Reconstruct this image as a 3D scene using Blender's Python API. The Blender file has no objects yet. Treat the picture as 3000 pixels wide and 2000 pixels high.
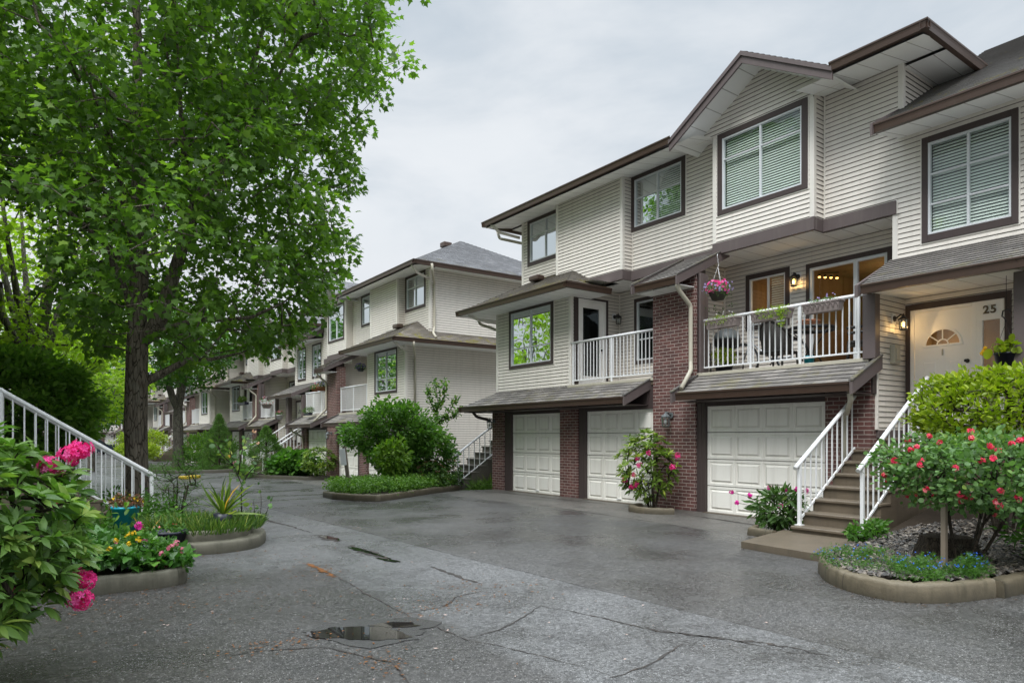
import bpy, math, random
import numpy as np
from mathutils import Vector, Matrix
random.seed(7); rng = np.random.default_rng(11)
scene = bpy.context.scene
COL = scene.collection
PI = math.pi

# ------------------------------------------------------------------ objects
def tag(o, label=None, cat=None, group=None, kind=None):
    if label: o['label'] = label
    if cat: o['category'] = cat
    if group: o['group'] = group
    if kind: o['kind'] = kind
    return o
def thing(name, label, cat, loc=(0, 0, 0), rz=0.0, group=None):
    o = bpy.data.objects.new(name, None); COL.objects.link(o)
    o.location = loc; o.rotation_euler = (0, 0, rz); o.empty_display_size = 0.2
    return tag(o, label, cat, group)
def link(name, me, parent=None):
    o = bpy.data.objects.new(name, me); COL.objects.link(o)
    if parent: o.parent = parent
    return o
def copy_tree(o, parent=None):
    c = o.copy(); COL.objects.link(c); c.parent = parent
    for ch in list(o.children): copy_tree(ch, c)
    return c

class MB:
    """collects faces, builds ONE mesh object"""
    def __init__(s, tf=None, flip=False):
        s.v = []; s.f = []; s.m = []; s.uv = []; s.tf = tf; s.flip = flip; s.sm = []
    def V(s, p):
        s.v.append(s.tf(p) if s.tf else tuple(p)); return len(s.v) - 1
    def face(s, pts, m=0, uv=None, smooth=False):
        ids = [s.V(p) for p in pts]; s.idf(ids, m, uv, smooth)
    def idf(s, ids, m=0, uv=None, smooth=False):
        ids = list(ids); uv = list(uv) if uv else [(0, 0)] * len(ids)
        if s.flip: ids = ids[::-1]; uv = uv[::-1]
        s.f.append(ids); s.m.append(m); s.uv.append(uv); s.sm.append(smooth)
    def box(s, a, b, m=0, bev=0.0):
        x0, y0, z0 = [min(a[i], b[i]) for i in range(3)]; x1, y1, z1 = [max(a[i], b[i]) for i in range(3)]
        if bev > 0 and min(x1-x0, y1-y0, z1-z0) > 2.2*bev:
            c = bev; vs = {}
            def g(i, j, k, ax):
                key = (i, j, k, ax)
                if key not in vs:
                    p = [(x0, x1)[i], (y0, y1)[j], (z0, z1)[k]]
                    for t in range(3):
                        if t != ax: p[t] += c if (i, j, k)[t] == 0 else -c
                    vs[key] = s.V(p)
                return vs[key]
            R = (0, 1)
            for ax in range(3):
                for e in R:
                    q = []
                    for (p, r) in ((0, 0), (1, 0), (1, 1), (0, 1)):
                        t = [0, 0, 0]; t[ax] = e; t[(ax+1) % 3] = p; t[(ax+2) % 3] = r
                        q.append(g(*t, ax))
                    s.idf(q if e else q[::-1], m)
            for ax in range(3):   # edges
                a1, a2 = (ax+1) % 3, (ax+2) % 3
                for p in R:
                    for r in R:
                        t0 = [0, 0, 0]; t0[a1] = p; t0[a2] = r; t1 = list(t0); t1[ax] = 1
                        q = [g(*t0, a1), g(*t1, a1), g(*t1, a2), g(*t0, a2)]
                        s.idf(q if (p ^ r) else q[::-1], m)
            for i in R:
                for j in R:
                    for k in R: s.idf([g(i, j, k, 0), g(i, j, k, 1), g(i, j, k, 2)], m)
            return
        P = [s.V((x, y, z)) for x in (x0, x1) for y in (y0, y1) for z in (z0, z1)]
        for q in ((0, 1, 3, 2), (4, 6, 7, 5), (0, 4, 5, 1), (2, 3, 7, 6), (0, 2, 6, 4), (1, 5, 7, 3)):
            s.idf([P[i] for i in q], m)
    def prism(s, poly, vec, m=0):
        n = len(poly); a = [s.V(p) for p in poly]; b = [s.V([p[i]+vec[i] for i in range(3)]) for p in poly]
        s.idf(a[::-1], m); s.idf(b, m)
        for i in range(n): s.idf([a[i], a[(i+1) % n], b[(i+1) % n], b[i]], m)
    def bar(s, p, q, w, h=None, m=0):
        """square bar between two points"""
        h = h or w; p = Vector(p); q = Vector(q); d = (q-p).normalized()
        up = Vector((0, 0, 1)) if abs(d.z) < .95 else Vector((1, 0, 0))
        sx = d.cross(up).normalized()*w/2; sy = sx.cross(d).normalized()*h/2
        s.prism([p-sx-sy, p+sx-sy, p+sx+sy, p-sx+sy], q-p, m)
    def tube(s, pts, r, n=8, m=0, cap=True, smooth=True):
        pts = [Vector(p) for p in pts]; rs = r if isinstance(r, (list, tuple)) else [r]*len(pts)
        rings = []; ref = None
        for i, p in enumerate(pts):
            d = (pts[min(i+1, len(pts)-1)]-pts[max(i-1, 0)]).normalized()
            if ref is None: ref = Vector((0, 0, 1)) if abs(d.z) < .9 else Vector((1, 0, 0))
            a = (ref - d*ref.dot(d)).normalized(); ref = a; b = d.cross(a)
            rings.append([s.V(p+(a*math.cos(2*PI*k/n)+b*math.sin(2*PI*k/n))*rs[i]) for k in range(n)])
        for i in range(len(rings)-1):
            for k in range(n):
                s.idf([rings[i][k], rings[i][(k+1) % n], rings[i+1][(k+1) % n], rings[i+1][k]], m, None, smooth)
        if cap: s.idf(rings[0][::-1], m); s.idf(rings[-1], m)
    def lathe(s, prof, c=(0, 0, 0), n=16, m=0, smooth=True, a0=0, a1=2*PI):
        full = abs(a1-a0-2*PI) < 1e-6; k1 = n if full else n+1
        R = [[s.V((c[0]+r*math.cos(a0+(a1-a0)*k/n), c[1]+r*math.sin(a0+(a1-a0)*k/n), c[2]+z)) for k in range(k1)] for r, z in prof]
        for i in range(len(R)-1):
            for k in range(n):
                s.idf([R[i][k], R[i][(k+1) % k1], R[i+1][(k+1) % k1], R[i+1][k]], m, None, smooth)
    def build(s, name, mats, parent=None):
        if not s.f: return None
        me = bpy.data.meshes.new(name); me.from_pydata(s.v, [], s.f)
        for k in (mats if isinstance(mats, (list, tuple)) else [mats]): me.materials.append(k)
        me.polygons.foreach_set('material_index', s.m)
        me.polygons.foreach_set('use_smooth', s.sm)
        if any(u != (0, 0) for q in s.uv for u in q):
            L = me.uv_layers.new(name='UVMap')
            L.data.foreach_set('uv', [c for q in s.uv for u in q for c in u])
        me.update()
        return link(name, me, parent)

# ------------------------------------------------------------------ materials
MATS = {}
def newmat(name):
    m = bpy.data.materials.new(name); m.use_nodes = True; nt = m.node_tree; nt.nodes.clear()
    out = nt.nodes.new('ShaderNodeOutputMaterial'); b = nt.nodes.new('ShaderNodeBsdfPrincipled')
    nt.links.new(b.outputs[0], out.inputs[0]); MATS[name] = m
    return m, nt, b, out
def N(nt, t, **kw):
    n = nt.nodes.new(t)
    for k, v in kw.items():
        if k.startswith('i_'):
            key = k[2:]; key = int(key) if key.isdigit() else key.replace('_', ' ')
            n.inputs[key].default_value = v
        else: setattr(n, k, v)
    return n
def pos(nt):
    return nt.nodes.new('ShaderNodeNewGeometry').outputs['Position']
def noise(nt, vec, scale, detail=4, rough=.6, dist=0):
    n = N(nt, 'ShaderNodeTexNoise'); n.inputs['Scale'].default_value = scale
    n.inputs['Detail'].default_value = detail; n.inputs['Roughness'].default_value = rough; n.inputs['Distortion'].default_value = dist
    nt.links.new(vec, n.inputs['Vector']); return n.outputs['Fac']
def math_(nt, op, a, b=None, c=None, clamp=False):
    n = N(nt, 'ShaderNodeMath', operation=op, use_clamp=clamp)
    for i, x in enumerate((a, b, c)):
        if x is None: continue
        if isinstance(x, (int, float)): n.inputs[i].default_value = x
        else: nt.links.new(x, n.inputs[i])
    return n.outputs[0]
def ramp(nt, fac, stops):
    n = N(nt, 'ShaderNodeValToRGB'); r = n.color_ramp
    while len(r.elements) < len(stops): r.elements.new(.5)
    for e, (p, c) in zip(r.elements, stops): e.position = p; e.color = (*c, 1) if len(c) == 3 else c
    nt.links.new(fac, n.inputs[0]); return n.outputs[0]
def maprange(nt, v, a, b, c=0, d=1, smooth=False):
    n = N(nt, 'ShaderNodeMapRange'); n.interpolation_type = 'SMOOTHSTEP' if smooth else 'LINEAR'
    nt.links.new(v, n.inputs[0])
    for i, x in enumerate((a, b, c, d)): n.inputs[i+1].default_value = x
    return n.outputs[0]
def mix(nt, f, a, b, mode='MIX'):
    n = N(nt, 'ShaderNodeMix', data_type='RGBA', blend_type=mode)
    for sock, x in ((n.inputs[0], f), (n.inputs[6], a), (n.inputs[7], b)):
        if isinstance(x, (int, float)): sock.default_value = x
        elif isinstance(x, tuple): sock.default_value = (*x, 1) if len(x) == 3 else x
        else: nt.links.new(x, sock)
    return n.outputs[2]
def bump(nt, b, h, strength=.3, dist=.01):
    n = N(nt, 'ShaderNodeBump'); n.inputs['Strength'].default_value = strength; n.inputs['Distance'].default_value = dist
    nt.links.new(h, n.inputs['Height']); nt.links.new(n.outputs[0], b.inputs['Normal'])
def weathered(name, col, rough=.6, var=.12, dirt=.25, dirtcol=(.12, .10, .08), scale=3, spec=.35, bs=.15, fine=60, metallic=0):
    """painted / mineral surface: broad tone change, dirt streaks, fine grain"""
    m, nt, b, o = newmat(name); P = pos(nt)
    n1 = noise(nt, P, scale, 5); n2 = noise(nt, P, fine, 3)
    mp = N(nt, 'ShaderNodeMapping'); mp.inputs['Scale'].default_value = (7, 7, .6); nt.links.new(P, mp.inputs[0])
    n3 = noise(nt, mp.outputs[0], 1.0, 4, .65)
    lo = tuple(c*(1-var) for c in col); hi = tuple(min(1, c*(1+var)) for c in col)
    c1 = mix(nt, n1, lo, hi)
    f = math_(nt, 'MULTIPLY', maprange(nt, n3, .5, .85), dirt)
    c2 = mix(nt, f, c1, dirtcol)
    nt.links.new(c2, b.inputs['Base Color'])
    b.inputs['Roughness'].default_value = rough; b.inputs['Specular IOR Level'].default_value = spec; b.inputs['Metallic'].default_value = metallic
    bump(nt, b, n2, bs, .004)
    return m
def plain(name, col, rough=.5, metallic=0, spec=.4, emit=None, es=0):
    m, nt, b, o = newmat(name); P = pos(nt); n = noise(nt, P, 25, 3)
    c = mix(nt, n, tuple(x*.88 for x in col), tuple(min(1, x*1.1) for x in col)); nt.links.new(c, b.inputs['Base Color'])
    b.inputs['Roughness'].default_value = rough; b.inputs['Metallic'].default_value = metallic; b.inputs['Specular IOR Level'].default_value = spec
    if emit: b.inputs['Emission Color'].default_value = (*emit, 1); b.inputs['Emission Strength'].default_value = es
    return m

siding = weathered('vinyl_siding', (.72, .68, .62), .5, .06, .30, (.36, .33, .28), 1.3, .3, .05)
groove = plain('siding_groove_shade', (.24, .215, .195), .8)  # shadow under each lap put into the colour; shared with garage door joints
cornerb = weathered('corner_board', (.74, .71, .655), .5, .05, .12)
trim = weathered('brown_trim', (.062, .046, .044), .55, .12, .15, (.14, .12, .11), 4)
beamm = weathered('grey_brown_beam', (.115, .092, .09), .6, .12, .25, (.2, .18, .16), 3)
gutterm = weathered('brown_gutter', (.06, .036, .026), .35, .15, .2, (.12, .1, .08), 3, .5)
creamp = weathered('cream_downpipe', (.46, .43, .35), .4, .06, .25, (.2, .17, .12), 3)
whitep = weathered('white_paint', (.74, .75, .76), .35, .05, .14, (.35, .34, .32), 3)
whitef = weathered('white_window_frame', (.66, .69, .71), .35, .05, .1)
doorp = weathered('garage_door_paint', (.86, .845, .79), .45, .04, .3, (.36, .32, .25), 1.4)
doorshade = weathered('garage_door_bevel_shade', (.68, .66, .61), .55, .05, .3, (.3, .27, .22), 2)  # shade on the side and lower panel bevels put into the colour
edoor = weathered('entry_door_paint', (.93, .92, .89), .35, .03, .05)
soffitm, nt, b, o = newmat('soffit_panels'); P = pos(nt)
sx = N(nt, 'ShaderNodeSeparateXYZ'); nt.links.new(P, sx.inputs[0])
g = math_(nt, 'FRACT', math_(nt, 'MULTIPLY', sx.outputs[1], 2.6)); gl = maprange(nt, g, 0, .05)
n1 = noise(nt, P, 2, 4); c = mix(nt, n1, (.80, .81, .81), (.90, .90, .88))
nt.links.new(mix(nt, gl, (.22, .2, .18), c), b.inputs['Base Color']); b.inputs['Roughness'].default_value = .6
bump(nt, b, gl, .5, .01)
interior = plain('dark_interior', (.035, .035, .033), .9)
warmwall = weathered('warm_room_wall', (.30, .22, .13), .8, .45, .8, (.10, .06, .03), 1.2, .2, .1, 8)
metalk = weathered('black_metal', (.018, .017, .017), .4, .2, .1)
greylamp = weathered('grey_lantern_metal', (.10, .115, .12), .45, .1, .3, (.3, .3, .3))

def glass_mat(name, tint, base=.10, ior=1.5, rough=.015):
    m, nt, b, o = newmat(name); nt.nodes.remove(b)
    lw = N(nt, 'ShaderNodeFresnel'); lw.inputs['IOR'].default_value = ior
    f = math_(nt, 'ADD', lw.outputs[0], base, clamp=True)
    g = N(nt, 'ShaderNodeBsdfGlossy'); g.inputs['Roughness'].default_value = rough; g.inputs['Color'].default_value = (.62, .67, .68, 1)
    t = N(nt, 'ShaderNodeBsdfTransparent'); t.inputs['Color'].default_value = (*tint, 1)
    P = pos(nt); nn = noise(nt, P, 1.6, 2); bp = N(nt, 'ShaderNodeBump'); bp.inputs['Strength'].default_value = .06; bp.inputs['Distance'].default_value = .05
    nt.links.new(nn, bp.inputs['Height']); nt.links.new(bp.outputs[0], g.inputs['Normal'])
    mx = N(nt, 'ShaderNodeMixShader'); nt.links.new(f, mx.inputs[0]); nt.links.new(t.outputs[0], mx.inputs[1]); nt.links.new(g.outputs[0], mx.inputs[2])
    nt.links.new(mx.outputs[0], o.inputs[0]); return m
glass = glass_mat('window_glass', (.90, .96, .93), .035, 1.4)
glasswarm = glass_mat('patio_glass', (.9, .9, .86), .05)
lampglass = glass_mat('lantern_glass', (.9, .92, .9), .08)
blindm = weathered('venetian_blind', (.88, .91, .87), .5, .05, .05)
curtm, nt, b, o = newmat('pale_curtain'); P = pos(nt)
mp = N(nt, 'ShaderNodeMapping'); mp.inputs['Scale'].default_value = (9, 9, .4); nt.links.new(P, mp.inputs[0])
nn = noise(nt, mp.outputs[0], 2, 3); nt.links.new(mix(nt, nn, (.22, .3, .27), (.5, .58, .54)), b.inputs['Base Color']); b.inputs['Roughness'].default_value = .9
bulb = plain('lit_bulb', (1, .8, .4), .5, emit=(1, .50, .12), es=7)

# brick
brickm, nt, b, o = newmat('red_brick'); P = pos(nt)
sx = N(nt, 'ShaderNodeSeparateXYZ'); nt.links.new(P, sx.inputs[0])
cb = N(nt, 'ShaderNodeCombineXYZ'); nt.links.new(math_(nt, 'ADD', sx.outputs[0], sx.outputs[1]), cb.inputs[0]); nt.links.new(sx.outputs[2], cb.inputs[1])
wob = N(nt, 'ShaderNodeVectorMath', operation='MULTIPLY_ADD'); nz = N(nt, 'ShaderNodeTexNoise'); nz.inputs['Scale'].default_value = 9; nt.links.new(P, nz.inputs['Vector'])
wob.inputs[1].default_value = (.012, .008, 0); nt.links.new(nz.outputs['Color'], wob.inputs[0]); nt.links.new(cb.outputs[0], wob.inputs[2])
bt = N(nt, 'ShaderNodeTexBrick'); bt.offset = .5
for k, v in (('Scale', 1), ('Mortar Size', .0075), ('Mortar Smooth', .25), ('Bias', -.1), ('Brick Width', .205), ('Row Height', .0695)): bt.inputs[k].default_value = v
bt.inputs['Color1'].default_value = (.105, .044, .040, 1); bt.inputs['Color2'].default_value = (.18, .072, .062, 1); bt.inputs['Mortar'].default_value = (.42, .36, .32, 1)
nt.links.new(wob.outputs[0], bt.inputs['Vector'])
n2 = noise(nt, P, 5, 5); n3 = noise(nt, P, 45, 3)
c = mix(nt, maprange(nt, n2, .3, .75), bt.outputs['Color'], (.45, .38, .36), 'MULTIPLY')
nt.nodes[-1].inputs[0].default_value = 0
c = mix(nt, math_(nt, 'MULTIPLY', maprange(nt, n2, .3, .8), .55), bt.outputs['Color'], (.05, .028, .026))
eff = math_(nt, 'MULTIPLY', maprange(nt, noise(nt, P, 1.7, 5, .7), .58, .75), .22); c = mix(nt, eff, c, (.5, .44, .44))
nt.links.new(c, b.inputs['Base Color']); b.inputs['Roughness'].default_value = .75
hgt = math_(nt, 'ADD', math_(nt, 'MULTIPLY', bt.outputs['Fac'], -1.0), math_(nt, 'MULTIPLY', n3, .35)); bump(nt, b, hgt, .8, .008)

# shingles: UV = (along eave, up slope) in metres
def shingle(name, c1, c2, moss=0.0):
    m, nt, b, o = newmat(name); uv = N(nt, 'ShaderNodeUVMap').outputs[0]; P = pos(nt)
    bt = N(nt, 'ShaderNodeTexBrick'); bt.offset = .37; bt.offset_frequency = 2; bt.squash = .8; bt.squash_frequency = 3
    for k, v in (('Scale', 1), ('Mortar Size', .004), ('Mortar Smooth', .1), ('Bias', 0), ('Brick Width', .235), ('Row Height', .14)): bt.inputs[k].default_value = v
    bt.inputs['Color1'].default_value = (*c1, 1); bt.inputs['Color2'].default_value = (*c2, 1); bt.inputs['Mortar'].default_value = (*[x*.5 for x in c1], 1)
    nt.links.new(uv, bt.inputs['Vector']); n1 = noise(nt, P, 1.6, 5, .65); n2 = noise(nt, P, 220, 2)
    c = mix(nt, maprange(nt, n1, .3, .75), bt.outputs['Color'], tuple(x*.72 for x in c1))
    c = mix(nt, math_(nt, 'MULTIPLY', maprange(nt, n2, .45, .7), .3), c, (.36, .35, .34))
    if moss:
        su = N(nt, 'ShaderNodeSeparateXYZ'); nt.links.new(uv, su.inputs[0])
        low = maprange(nt, su.outputs[1], 1.3, 0.0)
        mm = math_(nt, 'MULTIPLY', maprange(nt, math_(nt, 'ADD', noise(nt, P, 2.6, 8, .8), math_(nt, 'MULTIPLY', low, .10)), .60, .69), moss, clamp=True)
        mc = mix(nt, noise(nt, P, 12, 3), (.10, .10, .02), (.24, .20, .035)); c = mix(nt, mm, c, mc)
    nt.links.new(c, b.inputs['Base Color']); b.inputs['Roughness'].default_value = .8; b.inputs['Specular IOR Level'].default_value = .3
    bump(nt, b, n2, .35, .005); return m
shing = shingle('asphalt_shingles', (.125, .115, .106), (.29, .265, .24), .35)
shingm = shingle('mossy_shingles', (.13, .112, .092), (.25, .22, .18), 1.35)
shingd = shingle('dark_shingles', (.12, .122, .13), (.27, .275, .29), .35)
shingu = shingle('worn_shingles', (.13, .122, .115), (.30, .29, .275), 1.2)

conc = weathered('wet_concrete', (.14, .112, .08), .5, .3, .6, (.06, .055, .045), 3, .4, .5, 90)
kerbm = weathered('kerb_concrete', (.13, .108, .072), .6, .4, .8, (.035, .032, .018), 3.5, .35, .8, 55)
stonem = weathered('stone_block', (.13, .122, .092), .7, .4, .8, (.04, .04, .025), 4, .3, .7, 50)
soil = weathered('soil', (.035, .026, .018), .9, .3, .2, (.09, .06, .03), 8, .2, 1, 50)
wood = weathered('old_wood', (.15, .125, .10), .7, .25, .5, (.05, .06, .035), 4, .2, .5, 40)

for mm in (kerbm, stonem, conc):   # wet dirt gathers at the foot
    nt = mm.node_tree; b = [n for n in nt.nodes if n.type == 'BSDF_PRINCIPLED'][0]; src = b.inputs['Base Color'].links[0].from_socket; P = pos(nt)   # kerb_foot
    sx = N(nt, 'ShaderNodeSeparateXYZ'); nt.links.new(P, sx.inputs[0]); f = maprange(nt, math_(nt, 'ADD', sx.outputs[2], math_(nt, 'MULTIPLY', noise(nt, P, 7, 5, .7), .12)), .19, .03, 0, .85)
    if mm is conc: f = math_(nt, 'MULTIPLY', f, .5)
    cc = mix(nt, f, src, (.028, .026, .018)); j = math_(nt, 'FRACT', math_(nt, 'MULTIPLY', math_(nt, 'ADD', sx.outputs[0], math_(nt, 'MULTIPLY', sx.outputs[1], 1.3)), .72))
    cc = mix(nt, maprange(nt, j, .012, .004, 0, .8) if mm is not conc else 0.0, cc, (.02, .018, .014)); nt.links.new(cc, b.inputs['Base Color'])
# ------------------------------------------------------------------ facade pieces
class Fr:
    """wall frame: P(u, z, n): u along the wall, n outwards"""
    def __init__(s, ax, c): s.ax = ax; s.c = c
    def P(s, u, z, n=0):
        if s.ax == 'x': return (s.c-n, u, z)
        if s.ax == 'y': return (u, s.c-n, z)
        if s.ax == 'Y': return (u, s.c+n, z)
    def box(s, mb, u0, u1, z0, z1, n0, n1, m=0, bev=0):
        mb.box(s.P(u0, z0, n0), s.P(u1, z1, n1), m, bev)
LAP = .086
def lay_siding(mb, fr, u0, u1, z0, z1, holes=(), rng_=None, base=0.0):
    """horizontal laps, each a tilted board with a shadow gap under it"""
    k0 = math.floor((z0-base)/LAP); k1 = math.ceil((z1-base)/LAP)
    for k in range(k0, k1):
        a = max(z0, base+k*LAP); bz = min(z1, base+(k+1)*LAP)
        if bz-a < .004: continue
        cuts = sorted({a, bz, *[z for h in holes for z in (h[2], h[3]) if a < z < bz]})
        for za, zb in zip(cuts[:-1], cuts[1:]):
            zm = (za+zb)/2; ivs = [(u0, u1)]
            for h in holes:
                if h[2] <= zm <= h[3]:
                    nv = []
                    for p, q in ivs:
                        if h[1] <= p or h[0] >= q: nv.append((p, q)); continue
                        if h[0] > p: nv.append((p, h[0]))
                        if h[1] < q: nv.append((h[1], q))
                    ivs = nv
            off = lambda z: .002 + .016*(1-(z-(base+k*LAP))/LAP)
            for p, q in ivs:
                if q-p < .003: continue
                gz = za
                if abs(za-(base+k*LAP)) < 1e-6:
                    gz = min(zb, za+.009)
                    pl, ql, ph, qh = p, q, p, q
                    if rng_:
                        a1, b1 = rng_(za); a2, b2 = rng_(gz); pl, ql = max(p, a1), min(q, b1); ph, qh = max(p, a2), min(q, b2)
                    if ql > pl and qh > ph:
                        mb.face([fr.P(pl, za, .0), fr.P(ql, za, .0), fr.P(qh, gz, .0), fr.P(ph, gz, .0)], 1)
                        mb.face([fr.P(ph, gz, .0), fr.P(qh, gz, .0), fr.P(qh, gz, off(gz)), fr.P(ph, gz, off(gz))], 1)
                pl, ql, ph, qh = p, q, p, q
                if rng_:
                    a1, b1 = rng_(gz); a2, b2 = rng_(zb); pl, ql = max(p, a1), min(q, b1); ph, qh = max(p, a2), min(q, b2)
                    if ql <= pl: continue
                    if qh <= ph: ph = qh = (a2+b2)/2
                mb.face([fr.P(pl, gz, off(gz)), fr.P(ql, gz, off(gz)), fr.P(qh, zb, off(zb)), fr.P(ph, zb, off(zb))], 0)

class House:
    def __init__(s, root, tf, flip, lod=0):
        s.root = root; s.tf = tf; s.flip = flip; s.lod = lod
    def mb(s): return MB(s.tf, s.flip)
    def wall(s, fr, u0, u1, z0, z1, holes=(), rng_=None, name='wall'):
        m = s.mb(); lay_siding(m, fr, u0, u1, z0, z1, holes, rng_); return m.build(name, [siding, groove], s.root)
    def walls(s, items, name='wall'):
        m = s.mb()
        for it in items: lay_siding(m, *it)
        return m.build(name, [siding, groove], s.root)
    def boxes(s, items, name, mat, parent=None, bev=.006):
        if name in ('corner_board', 'roof_vent', 'door_casing', 'floor_beam', 'post', 'balcony_deck', 'header_beam', 'deck_edge'):
            for a, b_ in items: m = s.mb(); m.box(a, b_, 0, bev); m.build(name, mat, parent or s.root)
            return
        m = s.mb()
        for a, b_ in items: m.box(a, b_, 0, bev)
        return m.build(name, mat, parent or s.root)
    def window(s, fr, o, g, vm=(), hm=(), fill='blind', half=None, name='window', deep=.6, warm=False):
        """o = outer brown trim rect, g = white frame rect (u0,u1,z0,z1)"""
        m = s.mb()
        for (u0, u1, z0, z1) in ((o[0], g[0], o[2], o[3]), (g[1], o[1], o[2], o[3]), (g[0], g[1], g[3], o[3]), (g[0], g[1], o[2], g[2])):
            fr.box(m, u0, u1, z0, z1, -.03, .035, 0, .004)
        W = m.build(name, trim, s.root)
        m = s.mb(); t = .035
        for (u0, u1, z0, z1) in ((g[0], g[0]+t, g[2], g[3]), (g[1]-t, g[1], g[2], g[3]), (g[0]+t, g[1]-t, g[3]-t, g[3]), (g[0]+t, g[1]-t, g[2], g[2]+t)):
            fr.box(m, u0, u1, z0, z1, -.05, .022, 0, .004)
        for u in vm: fr.box(m, u-.018, u+.018, g[2]+t, g[3]-t, -.045, .014, 0, .003)
        us = [g[0]+t]+[x for v_ in sorted(vm) for x in (v_-.018, v_+.018)]+[g[1]-t]
        for z in hm:
            for i in range(0, len(us), 2): fr.box(m, us[i], us[i+1], z-.015, z+.015, -.043, .011, 0, .003)
        F = m.build('frame', whitef, W)
        # J channel of pale trim round the brown casing
        m = s.mb()
        fr.box(m, o[0]-.022, o[1]+.022, o[2]-.022, o[2]-.001, -.03, .02); fr.box(m, o[0]-.022, o[0]-.001, o[2], o[3], -.03, .02); fr.box(m, o[1]+.001, o[1]+.022, o[2], o[3], -.03, .02)
        m.build('casing_edge', cornerb, W)
        m = s.mb(); m.face([fr.P(g[0]+.01, g[2]+.01, -.02), fr.P(g[1]-.01, g[2]+.01, -.02), fr.P(g[1]-.01, g[3]-.01, -.02), fr.P(g[0]+.01, g[3]-.01, -.02)])
        m.build('pane', glasswarm if warm else glass, W)
        if fill == 'blind':
            m = s.mb(); u0, u1 = (g[0]+.03, g[1]-.03) if not half else half
            z = g[2]+.05
            while z < g[3]-.03:
                m.face([fr.P(u0, z, -.08), fr.P(u1, z, -.08), fr.P(u1, z+.040, -.105), fr.P(u0, z+.040, -.105)]); z += .05
            m.build('blind', blindm, W)
        elif fill == 'curtain':
            m = s.mb(); n_ = 60; L_ = []
            w_ = g[1]-g[0]
            for side in (0, 1):
                a_, b_ = (g[0]+.02, g[0]+w_*.36) if side == 0 else (g[1]-w_*.42, g[1]-.02)
                prev = None
                for i in range(25):
                    u = a_+(b_-a_)*i/24; nn = -.12+.018*math.sin(i*1.7)
                    q = (fr.P(u, g[2]+.02, nn), fr.P(u, g[3]-.02, nn))
                    if prev: m.face([prev[0], q[0], q[1], prev[1]], 0, None, True)
                    prev = q
            m.build('curtain', curtm, W)
        # room behind
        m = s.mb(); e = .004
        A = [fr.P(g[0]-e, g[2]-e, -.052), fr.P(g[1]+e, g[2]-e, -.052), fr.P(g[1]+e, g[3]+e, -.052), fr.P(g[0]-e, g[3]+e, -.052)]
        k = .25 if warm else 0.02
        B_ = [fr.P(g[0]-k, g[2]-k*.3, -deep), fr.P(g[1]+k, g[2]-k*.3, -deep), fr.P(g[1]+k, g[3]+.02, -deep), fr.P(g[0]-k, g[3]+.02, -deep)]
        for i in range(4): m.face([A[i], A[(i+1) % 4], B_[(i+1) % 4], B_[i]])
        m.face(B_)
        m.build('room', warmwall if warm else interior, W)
        return W
    def roof(s, p0, p1, p2, p3, mat, name='roof', thick=.03, mb=None, holes=None):
        """shingle courses on quad: p0-p1 eave edge, p3-p2 top edge"""
        m = mb or s.mb()
        p0, p1, p2, p3 = map(Vector, (p0, p1, p2, p3)); e = (p1-p0).normalized()
        h = (p3-p0); h = h-e*h.dot(e); H = h.length; hn = h.normalized(); nrm = e.cross(hn).normalized()
        if nrm.z < 0: nrm = -nrm
        n = max(1, round(H/.14))
        for i in range(n):
            ta, tb = i/n, (i+1)/n
            a0 = p0.lerp(p3, ta); a1 = p1.lerp(p2, ta); b0 = p0.lerp(p3, tb); b1 = p1.lerp(p2, tb)
            lip = nrm*.016; uv = lambda q: ((q-p0).dot(e)+p0.dot(e)+.0001, (q-p0).dot(hn)+.0001)
            ua, ub, uc, ud = (uv(a0)[0], i*.14+.003), (uv(a1)[0], i*.14+.003), (uv(b1)[0], i*.14+.137), (uv(b0)[0], i*.14+.137)
            m.face([a0+lip, a1+lip, b1+nrm*.002, b0+nrm*.002], 0, [ua, ub, uc, ud])
            m.face([a0, a1, a1+lip, a0+lip], 0, [ua, ub, ub, ua])
        # deck underside
        if not mb:
            d = nrm*-thick
            m.face([p0+d, p1+d, p2+d, p3+d], 1); m.face([p0, p1, p1+d, p0+d], 1); m.face([p1, p2, p2+d, p1+d], 1); m.face([p0, p3, p3+d, p0+d], 1)
            return m.build(name, [mat, trim], s.root)
    def gutter(s, pts, z0=0, name='gutter', w=.11, h=.14, parent=None):
        """K style gutter along a polyline given at its top outer edge, wall side inward"""
        m = s.mb()
        for (p, q, inw) in pts:
            p = Vector(p); q = Vector(q); i_ = Vector(inw).normalized()
            prof = [(0, 0), (.0, -.025), (.018, -.04), (.03, -h), (w, -h), (w, -.0), (w-.006, 0), (w-.006, -h+.01), (.036, -h+.01), (.012, -.03), (.012, 0)]
            m.prism([p+i_*a+Vector((0, 0, z)) for a, z in prof], q-p)
        return m.build(name, gutterm, parent or s.root)
    def pipe(s, pts, mat, name='downspout', w=.075):
        m = s.mb(); P_ = [Vector(p) for p in pts]; out = [P_[0]]
        for i in range(1, len(P_)-1):
            a = (P_[i-1]-P_[i]).normalized()*.05; b_ = (P_[i+1]-P_[i]).normalized()*.05
            out += [P_[i]+a, P_[i]+(a+b_)*.25, P_[i]+b_]
        out.append(P_[-1]); m.tube(out, w*.58, 8, 0, True, True)
        return m.build(name, mat, s.root)
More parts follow.
